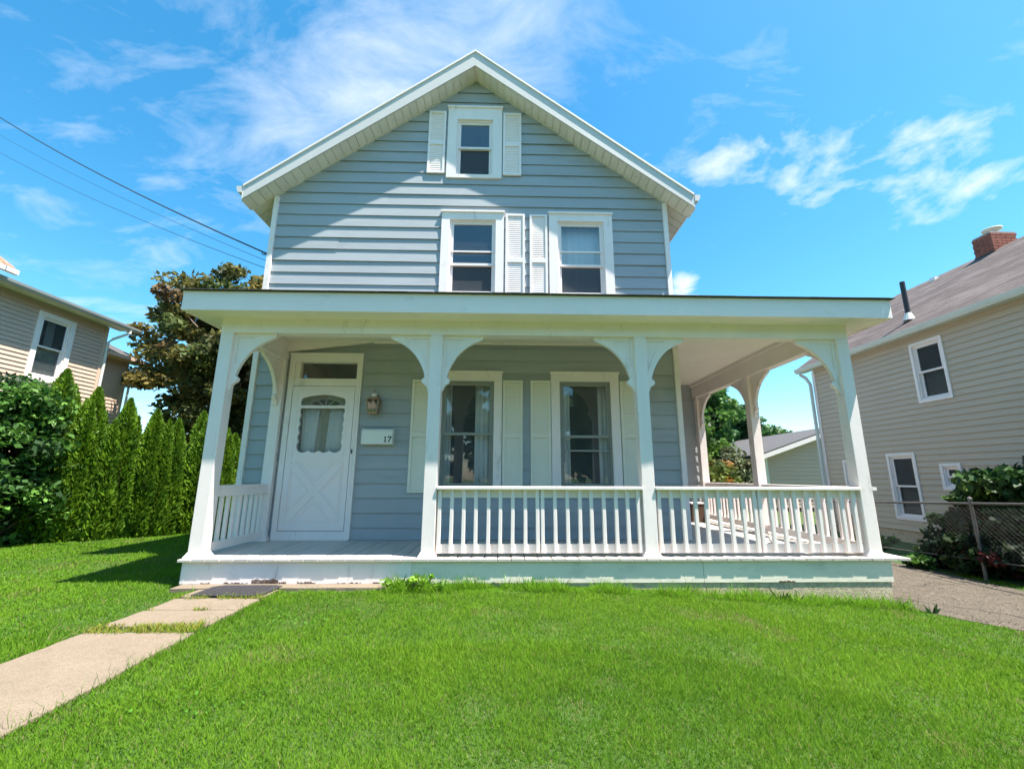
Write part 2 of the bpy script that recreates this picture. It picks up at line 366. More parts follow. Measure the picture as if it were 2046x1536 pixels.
def unit(n):
    v = rng.normal(size=(n, 3)); return v/np.linalg.norm(v, axis=1, keepdims=True)
def palette(n, cols, w, jit=.18):
    c = np.array(cols)[rng.choice(len(cols), n, p=np.array(w)/sum(w))]
    return np.clip(c*(1+rng.normal(size=(n, 1))*jit), .003, .9).astype(np.float32)

# ------------------------------------------------------------------ ground
def axis(lo, hi, a, b, step, far):
    s = list(np.arange(a, b+1e-6, step)); d = step
    v = a
    while v > lo: d *= 1.6; v -= d; s.insert(0, max(v, lo))
    d = step; v = b
    while v < hi: d *= 1.6; v += d; s.append(min(v, hi))
    return np.array(sorted(set(np.round(s, 4))))
M['soil'] = mat('lawn_soil', (.055, .105, .018), .95, .35, 3.0, (.13, .10, .05, .7), 6.0, .55, .75, .6, 60)
def sheet(name, X, Y, zf, m, **k):
    nx, ny = len(X), len(Y); G = np.array(np.meshgrid(X, Y, indexing='ij')).reshape(2, -1)
    Z = zf(G[0], G[1]); V = np.stack([G[0], G[1], Z], 1)
    F = [(i*ny+j, (i+1)*ny+j, (i+1)*ny+j+1, i*ny+j+1) for i in range(nx-1) for j in range(ny-1)]
    o = mk(name, (V.tolist(), F), m, fix=False, smooth=True); return o
XS = axis(-600, 600, -8, 14, .25, 600); YS = axis(-200, 900, -7, 12, .25, 900)
g_ = sheet('ground', XS, YS, gz, M['soil']); tag(g_, 'green lawn soil spreading round the houses', 'ground', kind='structure')
# driveway on the right
def drive_left(y):
    return np.interp(y, [-7, -2.4, -1.5, -.9, -.4, .0, .3], [11.6, 9.0, 8.15, 7.62, 7.30, 7.20, 7.16])
def ribbon(name, ys, xl, xr, m, n=14, lift=.006):
    V = []; F = []
    for y in ys:
        a, b = float(xl(y)), float(xr(y))
        for i in range(n): x = a+(b-a)*i/(n-1); V.append((x, y, gz1(x, y)+lift))
    for j in range(len(ys)-1):
        for i in range(n-1): F.append((j*n+i, j*n+i+1, (j+1)*n+i+1, (j+1)*n+i))
    return mk(name, (V, F), m, fix=False, smooth=True)
dr = ribbon('driveway', list(np.arange(-6, 16, .3)), drive_left, lambda y: max(9.15, float(drive_left(y))+2.0), M['asphalt'])
tag(dr, 'old pale brown driveway beside the blue house', 'driveway', kind='structure')
def gravel():
    n = 3000; y = rng.uniform(-3, 5, n); x = drive_left(y)+rng.random(n)**1.6*(9.1-drive_left(y)); z = gz(x, y)+.007; s_ = .003+.006*rng.random(n)**2
    V = np.empty((n, 5, 3)); a = rng.random(n)*6.28
    for i in range(4): V[:, i] = np.stack([x+np.cos(a+i*1.57)*s_*(.7+.5*rng.random(n)), y+np.sin(a+i*1.57)*s_*(.7+.5*rng.random(n)), z], 1)
    V[:, 4] = np.stack([x, y, z+s_*.9], 1)
    F = [(5*k+i, 5*k+(i+1) % 4, 5*k+4) for k in range(n) for i in range(4)]
    tag(mk('gravel', (V.reshape(-1, 3).tolist(), F), M['asphalt'], fix=False), 'loose gravel strewn over the driveway', 'gravel', kind='stuff')
gravel()
# unseen street behind the viewer, added to bounce warm light onto the house
M['pavement'] = mat('pavement_concrete', (.34, .31, .28), .9, .1, 2, (.2, .18, .15, .5), 6, .55, .75, .3, 60)
M['added_road'] = mat('road_asphalt', (.16, .152, .148), .95, .15, 3, None, bump=.4, bscale=90)
for nm, y0, y1, m_, lift in (('added_sidewalk', -7.9, -6.5, 'pavement', .02), ('added_road', -16.5, -9.2, 'added_road', .006), ('added_sidewalk', -19.2, -17.8, 'pavement', .02)):
    V = []; F = []
    xs2 = [-60+4*i for i in range(31)]
    for x in xs2:
        for y in (y0, y1): V.append((x, y, -.30+lift-.17*float(np.clip((x-3.5)/4, 0, 1))))
    for i in range(30): F.append((2*i, 2*i+2, 2*i+3, 2*i+1))
    tag(mk(nm, (V, F), M[m_], fix=False), 'unseen pavement and roadway added in front of the lawn', nm, kind='structure')
for y0 in (-9.2, -17.6):
    tag(mk('kerb', box(-60, 60, y0, y0+.15, -.55, -.17), M['pavement']), 'concrete kerb along the unseen added street', 'kerb', kind='structure')
# concrete path of slabs
pth = empty('path', (.68, -1.5, -.28)); tag(pth, 'concrete slab path leading to the porch step', 'path', kind='structure')
def slab(pts, top, name='slab', th=.08):
    cxx = sum(p[0] for p in pts)/len(pts); cyy = sum(p[1] for p in pts)/len(pts); out = []
    for i in range(len(pts)):
        a, b = pts[i], pts[(i+1) % len(pts)]; L_ = math.hypot(b[0]-a[0], b[1]-a[1]); k = max(1, int(L_/.09))
        for q in range(k):
            t = q/k; j = .008
            out.append((a[0]+(b[0]-a[0])*t+random.uniform(-j, j), a[1]+(b[1]-a[1])*t+random.uniform(-j, j)))
    k = len(out); V = [(x, y, top) for x, y in out] + [(x*1+(cxx-x)*-.01, y, top-th) for x, y in out]
    F = [tuple(range(k)), tuple(range(2*k-1, k-1, -1))]+[(i, k+i, k+(i+1) % k, (i+1) % k) for i in range(k)]
    o = mk(name, (V, F), M['concrete'], pth); return bevel(o, .006, 2)
SL = [(-5.2, -3.25), (-3.22, -1.36), (-1.24, -.86), (-.84, -.50), (-.47, -.21)]
for i, (a, b) in enumerate(SL):
    w0 = .31 - (.05 if b < -2 else 0); w1 = 1.06 + max(0, -a-2.0)*.08
    slab([(w0, a), (w1, a), (1.06 + max(0, -b-2.0)*.08, b), (w0+random.uniform(-.01, .01), b)], -.247+random.uniform(-.004, .004))
slab([(.02, -.20), (2.15, -.19), (2.15, -.035), (.02, -.035)], -.236)

# ------------------------------------------------------------------ the blue house
D_ = 1.286; XL, XR = -.345, 5.70
house = empty('house', (2.68, D_, -.3), 'blue grey clapboard house with white gable trim and wraparound front porch', 'house')
F0 = FR('front', D_)
OPEN = {'attic': (2.245, 3.12, 5.41, 6.70), 'w2l': (2.21, 3.165, 3.26, 4.80), 'w2r': (3.857, 4.838, 3.26, 4.80), 'w1l': (2.21, 3.163, .585, 2.253), 'w1r': (3.857, 4.822, .585, 2.253), 'door': (.178, 1.19, 0, 2.497)}
wpoly = [(XL, 0), (XR, 0), (XR, 5.03), (2.68, 7.255), (XL, 5.03)]
fwall = mk('front_wall', cat_(box(XL, XR, D_-.012, D_+.1, -.3, -.005)), M['foundation'], house)
ops = [(a+.05, b-.05, c+(.05 if c > 0 else -.1), d-.05) for a, b, c, d in OPEN.values()]
boards(F0, wpoly, -.038, 7.26, .1908, ops, M['siding'], fwall, joints=True)
# side and back walls of the shell, floors inside
def plain_wall(name, vf, m): return mk(name, vf, m, house)
lw = plain_wall('side_wall', box(XL, XL+.1, D_+.03, 9.8, -.5, 5.03), M['siding'])
boards(FR('xneg', XL), [(D_+.03, -.2), (9.8, -.2), (9.8, 5.03), (D_+.03, 5.03)], -.229, 5.03, .1908, [], M['siding'], lw, name='siding_boards', join=True)['kind'] = 'stuff'
rw = plain_wall('side_wall', box(XR-.1, XR, D_+.03, 9.8, -.5, 5.03), M['siding'])
boards(FR('xpos', XR), [(D_+.03, 0), (9.8, 0), (9.8, 5.03), (D_+.03, 5.03)], -.038, 5.03, .1908, [], M['siding'], rw, name='siding_boards', join=True)['kind'] = 'stuff'
plain_wall('back_wall', prism(FR('front', 9.8), [(XL, -.5), (XR, -.5), (XR, 5.03), (2.68, 7.25), (XL, 5.03)], 0, .1), M['siding'])
plain_wall('ground_floor', box(XL+.1, XR-.1, D_+.12, 9.7, -.08, .0), M['wood'])
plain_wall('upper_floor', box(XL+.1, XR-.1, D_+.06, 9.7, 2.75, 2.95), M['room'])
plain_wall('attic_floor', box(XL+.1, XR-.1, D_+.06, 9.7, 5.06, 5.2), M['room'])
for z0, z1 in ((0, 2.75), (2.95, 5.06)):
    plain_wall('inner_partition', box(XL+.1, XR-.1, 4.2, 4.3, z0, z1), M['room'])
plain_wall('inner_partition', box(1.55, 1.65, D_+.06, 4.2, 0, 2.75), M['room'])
# corner trims
for a, b in ((XL-.012, XL+.058), (XR-.058, XR+.012)):
    mk('corner_trim', box(a, b, D_-.046, D_+.03, 0, 5.02), M['white'], house)
    e = (a, a+.012) if a < 0 else (b-.012, b)
    mk('corner_trim', box(e[0]-(.006 if a < 0 else 0), e[1]+(.006 if a > 0 else 0), D_+.0305, D_+.10, 0, 4.9), M['white'], house)
# wing at the back that closes the side porch
F4 = FR('front', 4.05)
wing = mk('wing_wall', box(XR+.02, 7.20, 4.06, 9.8, -.5, 2.7), M['siding'], house)
boards(F4, [(XR+.03, 0), (7.2, 0), (7.2, 2.7), (XR+.03, 2.7)], -.038, 2.7, .1908, [], M['siding'], wing)

def ztop(x): return 7.54-.757*abs(x-2.68)
def zbot(x): return 7.255-.737*abs(x-2.68)
roof = mk('roof', prism(FR('front', 9.9), [(-.66, zbot(-.66)+.02), (2.68, 7.275), (6.02, zbot(6.02)+.02), (6.02, ztop(6.02)-.005), (2.68, 7.535), (-.66, ztop(-.66)-.005)], 0, 9.9-1.006), M['white_clean'], house)
FRK = FR('front', 1.006)
for s in (-1, 1):
    xe = 2.68+s*3.34
    mk('rake_fascia', prism(FRK, [(xe, zbot(xe)), (2.68+s*.0005, 7.255), (2.68+s*.0005, 7.515), (xe, ztop(xe)-.025)], .002, .024), M['metal_white'], roof)
    mk('drip_edge', prism(FRK, [(xe+s*.012, ztop(xe)-.036), (2.68+s*.0005, 7.514), (2.68+s*.0005, 7.546), (xe+s*.012, ztop(xe)-.004)], -.08, .042), M['white_clean'], roof)
    sh = []
    mk('shingles', prism(FRK, [(xe+s*.03, ztop(xe)-.022), (2.68+s*.0005, 7.548), (2.68+s*.0005, 7.562), (xe+s*.03, ztop(xe)-.008)], -8.9, .030), M['shingle'], roof)
    x = 2.68+s*.02
    while abs(x-2.68) < 3.30:
        a, b = x, x+s*.112; x = b
        vv = []
        for y in (1.010, 1.258):
            for q in (a+s*.003, b-s*.005): vv += [(q, y, zbot(q)+.004), (q, y, zbot(q)+.012)]
        f = [(0, 1, 3, 2), (4, 6, 7, 5), (0, 4, 5, 1), (2, 3, 7, 6), (0, 2, 6, 4), (1, 5, 7, 3)]
        mk('soffit_panel', (vv, f), M['soffit'], roof)
    mk('soffit_trim', prism(FR('front', 1.262), [(2.68+s*.0005, 7.253), (2.68+s*3.03, zbot(2.68+s*3.03)-.002), (2.68+s*3.03, zbot(2.68+s*3.03)+.02), (2.68+s*.0005, 7.275)], -.022, .0), M['soffit'], roof)
    # side eaves: soffit, fascia board, gutter
    mk('eave_fascia', box(min(xe, xe+s*.02), max(xe, xe+s*.02), 0.984, 9.9, zbot(xe), ztop(xe)-.03), M['white_clean'], roof)
    g0 = xe+s*.021; zg = ztop(xe)-.03
    gp = [(g0, zg-.10), (g0+s*.055, zg-.10), (g0+s*.078, zg-.05), (g0+s*.085, zg), (g0, zg)]
    mk('gutter', prism(FR('front', 9.9), gp, 0, 9.9-.972), M['metal_white'], roof)
    # panel under the side eave
    xa, xb = 2.68+s*3.335, 2.68+s*3.05; yy = 1.29
    while yy < 3.2:
        q = [(xa, yy+.004), (xb, yy+.004), (xb, yy+.15), (xa, yy+.15)]
        V = [(p[0], p[1], zbot(p[0])+.004) for p in q]+[(p[0], p[1], zbot(p[0])+.012) for p in q]
        mk('soffit_panel', (V, [(0, 1, 2, 3), (7, 6, 5, 4), (0, 4, 5, 1), (1, 5, 6, 2), (2, 6, 7, 3), (3, 7, 4, 0)]), M['soffit'], roof); yy += .156

# ---- windows and shutters
def window(fr, parent, o, tw, kind, mid, sashm, glassU, glassL, bars=(), depth=.042, top=None, sillw=None):
    u0, u1, v0, v1 = o
    tt = top or tw
    w = mk('window', ring(fr, u0, u1, v0, v1, tw, -.05, depth, wb=sillw or tw, wt=tt), M['white'], parent)
    if kind == 'house':
        mk('head_trim', fbox(fr, u0-.012, u1+.012, v1-.001, v1+.03, -.01, depth+.022), M['white'], w)
    a, b, c, d = u0+tw, u1-tw, v0+(sillw or tw), v1-tt
    mk('storm_frame', ring(fr, a+.001, b-.001, c+.001, d-.001, .022, -.045, .012), sashm, w)
    s = .036
    mk('sash', ring(fr, a+.023, b-.023, mid-.018, d-.023, s, -.035, -.008), sashm, w)
    mk('pane', fbox(fr, a+.023+s-.004, b-.023-s+.004, mid-.018+s-.004, d-.023-s+.004, -.024, -.020), glassU, w)
    mk('sash', ring(fr, a+.023, b-.023, c+.023, mid+.018, s, -.065, -.038), sashm, w)
    mk('pane', fbox(fr, a+.023+s-.004, b-.023-s+.004, c+.023+s-.004, mid+.018-s+.004, -.054, -.050), glassL, w)
    for z in bars: mk('storm_bar', fbox(fr, a+.024, b-.024, z-.012, z+.012, -.006, .006), sashm, w)
    return w
def shutter(fr, parent, o, m, midz, pitch=.033):
    u0, u1, v0, v1 = o; s = .034
    sh = mk('shutter', cat_(ring(fr, u0, u1, v0, midz-.02, s, .018, .045), ring(fr, u0, u1, midz-.0195, v1, s, .018, .045), fbox(fr, u0+.005, u1-.005, v0+.005, v1-.005, .018, .022)), m, parent)
    acc = []
    for a, b in ((v0+s, midz-.02-s), (midz-.0195+s, v1-s)):
        z = a+.004
        while z < b-.006:
            p = [(z, .024), (z, .0335), (min(z+pitch, b), .026), (min(z+pitch, b), .022)]
            V = [fr(u, q[0], q[1]) for u in (u0+s, u1-s) for q in p]
            acc.append((V, [(0, 1, 2, 3), (7, 6, 5, 4), (0, 4, 5, 1), (1, 5, 6, 2), (2, 6, 7, 3), (3, 7, 4, 0)])); z += pitch
    mk('louvers', cat_(*acc), m, sh)['kind'] = 'stuff'
    return sh
window(F0, house, OPEN['attic'], .15, 'house', 5.99, M['white_clean'], M['glass'], M['screen_glass'], sillw=.06, top=.215)
window(F0, house, OPEN['w2l'], .125, 'house', 3.955, M['white_clean'], M['glass'], M['screen_glass'], (3.50, 4.16), sillw=.08, top=.12)
window(F0, house, OPEN['w2r'], .135, 'house', 3.96, M['white_clean'], M['glass'], M['screen_glass'], (3.50, 4.18), sillw=.08, top=.12)
window(F0, house, OPEN['w1l'], .112, 'house', 1.397, M['alu'], M['glass'], M['glass'], sillw=.08, top=.11)
window(F0, house, OPEN['w1r'], .12, 'house', 1.367, M['alu'], M['glass'], M['glass'], (1.17,), sillw=.08, top=.11)
shutter(F0, house, (1.940, 2.213, 5.485, 6.627), M['white_clean'], 6.06)
shutter(F0, house, (3.136, 3.43, 5.470, 6.622), M['white_clean'], 6.05)
shutter(F0, house, (3.19, 3.487, 3.30, 4.787), M['white_clean'], 4.03)
shutter(F0, house, (3.560, 3.832, 3.30, 4.782), M['white_clean'], 4.03)
for a, b in ((1.905, 2.195), (3.175, 3.455), (3.565, 3.848), (4.835, 5.105)):
    shutter(F0, house, (a, b, .603, 2.152), M['cream'], 1.40)
# curtains behind the panes: hung things
def curtain(label, u0, u1, v0, v1, y, folds, amp=.018, flare=0.0):
    n = max(24, folds*8); V = []; F = []
    ks = [0, .35, .7, 1.0]
    for j, t in enumerate(ks):
        z = v1+(v0-v1)*t
        for i in range(n+1):
            q = i/n; u = u0+(u1-u0)*q + flare*t*(q-.5)
            V.append((u, y+amp*math.sin(q*folds*2*math.pi+.6*math.sin(3*t))*(0.6+.4*t), z))
    for j in range(3):
        for i in range(n): a = j*(n+1)+i; F.append((a, a+1, a+n+2, a+n+1))
    o = mk('curtain', (V, F), M['curtain'], fix=False, smooth=True)
    md = o.modifiers.new('thick', 'SOLIDIFY'); md.thickness = .003
    return tag(o, label, 'curtain', 'curtains behind the panes of the blue house')
curtain('white curtain in right half of the ground floor window nearest the door', 2.78, 3.05, .62, 2.16, D_+.14, 4)
curtain('thin dim curtain strip at left of the ground floor window nearest the door', 2.34, 2.44, .62, 2.16, D_+.16, 2)
curtain('narrow curtain at left edge of the right ground floor window', 3.96, 4.14, .62, 2.16, D_+.15, 3)
curtain('narrow curtain at right edge of the right ground floor window', 4.55, 4.74, .62, 2.16, D_+.15, 3)
curtain('white sheer curtain across the right upstairs window', 4.00, 4.70, 3.30, 4.66, D_+.14, 7, .010)

# ---- front door: frame, transom, storm door
fr_ = mk('door_frame', cat_(ring(F0, .178, 1.19, .012, 2.497, .072, -.06, .05, wb=.1, wt=.105), fbox(F0, .252, 1.116, 2.05, 2.155, -.055, .042), fbox(F0, .252, .32, 2.156, 2.39, -.055, .03), fbox(F0, .17, 1.198, 2.498, 2.52, -.01, .07)), M['white'], house)
mk('transom_pane', fbox(F0, .325, 1.112, 2.158, 2.388, -.03, -.026), M['glass'], fr_)
mk('door_track', fbox(F0, 1.119, 1.150, .115, 2.03, .0505, .056), M['white_clean'], fr_)
mk('latch_plate', fbox(F0, 1.128, 1.146, 1.115, 1.175, .0565, .062), M['black'], fr_)
def scallop():
    L, R, B, T = .40, .975, 1.155, 1.875; P = []
    def arcs(a, b, n, out, amp):
        for k in range(n):
            for q in range(8):
                t = (k+q/8)/n; s = math.sin(math.pi*q/8)
                P.append((a[0]+(b[0]-a[0])*t+out[0]*amp*s, a[1]+(b[1]-a[1])*t+out[1]*amp*s))
    arcs((L, B), (R, B), 4, (0, -1), .028); arcs((R, B), (R, T), 6, (1, 0), .020)
    arcs((R, T), (L, T), 1, (0, 1), .05); arcs((L, T), (L, B), 6, (-1, 0), .020)
    return P
def vrect(a, b, c, d): return [(a, c), (b, c), (b, d), (a, d)]
door = outline_mesh('storm_door', [vrect(.258, 1.108, .118, 2.042), scallop()], .012, .046, F0, M['white_clean'], house)
mk('cross_rail', fbox(F0, .375, 1.0, 1.735, 1.772, .016, .050), M['white_clean'], door)
mk('door_pane', fbox(F0, .36, 1.02, 1.11, 1.95, .020, .023), M['glass'], door)
def strip(p, q, w, n0, n1):
    d = Vector((q[0]-p[0], q[1]-p[1])); t = Vector((-d.y, d.x)).normalized()*w/2
    return prism(F0, [(p[0]+t.x, p[1]+t.y), (q[0]+t.x, q[1]+t.y), (q[0]-t.x, q[1]-t.y), (p[0]-t.x, p[1]-t.y)], n0, n1)
mk('panel_moulding', ring(F0, .33, 1.035, .225, 1.02, .014, .0462, .054), M['white_clean'], door)
mk('panel_moulding', ring(F0, .335, 1.03, 1.06, 1.99, .008, .0462, .051), M['white_clean'], door)
mk('crossbuck', cat_(strip((.36, .26), (1.005, .985), .085, .0464, .056)), M['white_clean'], door)
mk('crossbuck', cat_(strip((.36, .985), (1.005, .26), .085, .0465, .0575)), M['white_clean'], door)
for tri in ([(.46, .99), (.905, .99), (.6825, .75)], [(.46, .255), (.905, .255), (.6825, .49)], [(.36, .37), (.36, .875), (.595, .6225)], [(1.005, .37), (1.005, .875), (.77, .6225)]):
    mk('crossbuck_panel', cat_(*[strip(tri[i], tri[(i+1) % 3], .010, .0466, .0525) for i in range(3)]), M['white_clean'], door)
mk('kick_plate', fbox(F0, .275, 1.09, .13, .165, .0463, .050), M['white_clean'], door)
mk('threshold', fbox(F0, .19, 1.18, .001, .011, -.05, .06), M['white'], house)
idoor = mk('inner_door', fbox(F0, .26, 1.108, .05, 2.045, -.11, -.07), M['inner_door'], house)
fan = [(.683+.235*math.cos(t), 1.745+.135*math.sin(t)) for t in np.linspace(0, math.pi, 20)]
mk('fanlight', prism(F0, fan, -.0695, -.066), M['black'], idoor)
for t in (.45, 1.05, 1.57, 2.1, 2.7):
    mk('muntin', strip((.683+.05*math.cos(t), 1.75+.03*math.sin(t)), (.683+.235*math.cos(t), 1.745+.135*math.sin(t)), .014, -.0655, -.058), M['inner_door'], idoor)
arc = [(.683+.245*math.cos(t), 1.745+.145*math.sin(t)) for t in np.linspace(0, math.pi, 20)]
mk('fan_frame', cat_(*[strip(arc[i], arc[i+1], .022, -.0656, -.056) for i in range(19)]), M['inner_door'], idoor)
curtain('white curtain at left behind the storm door glass', .38, .62, 1.1, 1.735, D_+.04, 3, .010, -.06)
curtain('white curtain at right behind the storm door glass', .76, 1.0, 1.1, 1.735, D_+.04, 3, .010, .05)

# ---- porch: deck, skirt, posts, brackets, rails, ceiling and roof
deck = mk('porch_deck', cat_(box(.0, 7.26, .02, D_-.02, -.13, -.03), box(5.72, 7.26, D_-.019, 4.03, -.13, -.03)), M['wood'], house)
x = -.045
while x < 7.34:
    w = .136; e = random.uniform(-.010, .010); y1 = D_-.04 if x+w < XR-.02 else 4.04
    dz = random.uniform(-.002, .002)
    o = mk('plank', box(x+.002, x+w-.002, -.066+e*.3, y1, -.028, dz), M['deck'], deck); bevel(o, .003, 1); x += .139
skx = [(-.01, 2.28), (2.283, 5.27), (5.275, 7.262)]
for i, (a, b) in enumerate(skx):
    o = mk('skirt_board', box(a, b, -.036, -.008, -.236, -.0295), M['white'] if i == 0 else M['skirt'], house)
for a, b, c, d in ((.70, .96, -.234, -.192), (.965, 1.04, -.234, -.218), (1.15, 1.33, -.235, -.219), (.20, .29, -.235, -.225), (.42, .66, -.235, -.226), (1.55, 1.78, -.235, -.227), (1.9, 1.97, -.235, -.222), (3.1, 3.3, -.235, -.228), (6.05, 6.22, -.235, -.226)):
    k = 14; mk('rotten_patch', prism(FR('front', -.036), [(a, c)]+[(a+(b-a)*q/k, d+random.uniform(-.010, .008)) for q in range(k+1)]+[(b, c)], 0, .003), M['rot'], house)
mk('skirt_board', box(-.01, .018, -.0075, D_, -.236, -.0295), M['white'], house)
mk('skirt_board', box(7.234, 7.262, -.0075, 4.03, -.236, -.0295), M['skirt'], house)
mk('porch_foundation', cat_(box(.0, 7.24, -.026, .12, -.62, -.2365), box(7.08, 7.24, .121, 4.03, -.62, -.2365), box(.0, .15, .121, D_, -.62, -.2365)), M['foundation'], house)
W = .1375; ZB = 2.4035
BR = [(0, 0), (.46, 0), (.46, -.028), (.445, -.045), (.41, -.062), (.36, -.085), (.30, -.118), (.25, -.155), (.205, -.197), (.165, -.245), (.13, -.30), (.10, -.355), (.075, -.415), (.06, -.465), (.056, -.492), (.072, -.500), (.088, -.516), (.090, -.540), (.076, -.560), (.055, -.572), (.038, -.586), (.026, -.61), (.018, -.64), (0, -.65)]
HL = [(.036, -.04), (.225, -.04), (.19, -.075), (.155, -.115), (.12, -.165), (.09, -.22), (.065, -.285), (.048, -.345), (.036, -.36)]
def bracket(parent, base, axis_, sgn):
    """base = point on the post edge under the beam, axis_ 'x' or 'y' the direction the bracket reaches"""
    th = .045
    if axis_ == 'x': fr = lambda u, v, n: (base[0]+sgn*u, base[1]+n, ZB+v)
    else: fr = lambda u, v, n: (base[0]+n, base[1]+sgn*u, ZB+v)
    b = outline_mesh('bracket', [BR, HL], -th/2, th/2, fr, M['white'], parent)
    # recessed panel filling the triangular hole belongs to the same casting
    k = len(HL); V = [fr(p[0], p[1], -.009) for p in HL]+[fr(p[0], p[1], .009) for p in HL]
    mk2 = b.data; bm = bmesh.new(); bm.from_mesh(mk2)
    vs_ = [bm.verts.new(v) for v in V]
    bm.faces.new(vs_[:k]); bm.faces.new(vs_[k:][::-1])
    bmesh.ops.recalc_face_normals(bm, faces=bm.faces); bm.to_mesh(mk2); bm.free()
    return b
def post(x, y, brs, half=None):
    wx = W; wy = half or W
    p = mk('porch_post', box(x, x+wx, y, y+wy, .0, ZB), M['white'], house); bevel(p, .004, 2)
    V = []
    for z, e in ((.0, .026), (.012, .026), (.03, .014), (.055, .001)):
        V += [(x-e, y-e, z), (x+wx+e, y-e, z), (x+wx+e, y+wy+e*(0 if half else 1), z), (x-e, y+wy+e*(0 if half else 1), z)]
    Fc = [(0, 3, 2, 1), (12, 13, 14, 15)]+[(4*k+i, 4*k+(i+1) % 4, 4*k+4+(i+1) % 4, 4*k+4+i) for k in range(3) for i in range(4)]
    mk('post_base', (V, Fc), M['white'], p)
    for a, s in brs:
        if a == 'x': bracket(p, (x+wx if s > 0 else x, y+wy/2), 'x', s)
        else: bracket(p, (x+wx/2, y+wy if s > 0 else y), 'y', s)
    return p
post(0, 0, [('x', 1), ('y', 1)]); post(2.3567, 0, [('x', -1), ('x', 1)]); post(4.697, 0, [('x', -1), ('x', 1)]); post(7.081, 0, [('x', -1), ('y', 1)])
post(7.081, 1.93, [('y', -1), ('y', 1)]); post(7.081, 3.83, [('y', -1)])
post(0, D_-.10, [('y', -1)], half=.075)
beam = mk('porch_beam', cat_(box(0, 7.2185, 0, W, ZB+.0005, 2.70), ), M['white'], house)
mk('porch_beam', box(0, W, W+.001, D_-.025, ZB+.0005, 2.70), M['white'], house)
mk('porch_beam', box(7.081, 7.2185, W+.001, 4.03, ZB+.0005, 2.70), M['white'], house)
mk('beam_moulding', box(7.045, 7.0805, W+.03, 4.02, 2.64, 2.698), M['white'], house)
mk('beam_moulding', box(W+.03, 7.04, W+.001, W+.035, 2.64, 2.698), M['white'], house)
M['ceil'] = mat('porch_ceiling_paint', (.84, .78, .69), .6, .05, 2.0, (.5, .46, .38, .4), 3.0, .6, .8, .15, 20)
pc = mk('porch_ceiling', cat_(box(W+.001, 7.08, W+.0005, D_-.02, 2.7005, 2.715), box(5.715, 7.08, D_-.0199, 4.03, 2.7005, 2.715)), M['ceil'], house)
mk('ceiling_trim', prism(F0, [(.14, 2.535), (1.32, 2.69), (1.32, 2.6995), (.14, 2.6995)], .025, .075), M['white'], house)
mk('ceiling_trim', fbox(F0, 1.322, XR, 2.675, 2.6995, .025, .06), M['white'], house)
# soffit, fascia and shingles of the porch roof
ys_, ye_ = -.283, 4.12; xs_, xe_ = -.268, 7.535
mk('porch_soffit', box(xs_+.02, xe_-.02, ys_+.02, -.0005, 2.568, 2.58), M['ceil'], house)
mk('porch_soffit', box(xs_+.02, -.0005, -.0001, D_-.02, 2.568, 2.58), M['ceil'], house)
mk('porch_soffit', box(7.219, xe_-.02, -.0001, ye_-.1, 2.568, 2.58), M['ceil'], house)
pf = mk('porch_fascia', box(xs_, xe_, ys_-.002, ys_+.0195, 2.556, 2.762), M['fascia'], house); bevel(pf, .004, 2)
mk('porch_fascia', box(xs_, xs_+.0195, ys_+.02, D_-.02, 2.558, 2.761), M['fascia'], house)
mk('porch_fascia', box(xe_-.0195, xe_, ys_+.02, ye_, 2.558, 2.761), M['fascia'], house)
mk('fascia_drip', box(xs_-.004, xe_+.004, ys_-.008, ys_+.01, 2.7625, 2.769), M['skirt'], house)
def porch_roof():
    e = .02; V = []; F = []
    zt = lambda t: 2.770+t*.44
    A = [(xs_-e, ys_-e, zt(0)), (xe_+e, ys_-e, zt(0)), (5.70, D_-.03, zt(1)), (xs_-e, D_-.03, zt(1))]
    B = [(xe_+e, ys_-e, zt(0)), (xe_+e, ye_, zt(0)), (5.715, ye_, zt(1)), (5.715, D_-.03, zt(1))]
    for quad in (A, B):
        k = len(V); V += quad + [(p[0], p[1], p[2]+.006) for p in quad]
        F += [(k, k+3, k+2, k+1), (k+4, k+5, k+6, k+7), (k, k+1, k+5, k+4), (k+1, k+2, k+6, k+5), (k+2, k+3, k+7, k+6), (k+3, k, k+4, k+7)]
    r = mk('porch_roof', (V, F), M['shingle'], house, fix=False)
    # first course of tabs along the front edge
    x = xs_-.03
    while x < xe_:
        w = random.uniform(.26, .34); j = random.uniform(-.008, .006); a = random.uniform(0, .004)
        mk('shingle_tab', box(x+.003, min(x+w, xe_+.03), ys_-.044+j*.3, ys_+.14, 2.7765+a*.6, 2.781+a*.6), M['shingle'], r); x += w
porch_roof()
mk('roof_end', prism(FR('xpos', xs_), [(ys_+.03, 2.762), (D_-.03, 2.762), (D_-.03, 3.18)], -.02, 0), M['fascia'], house)
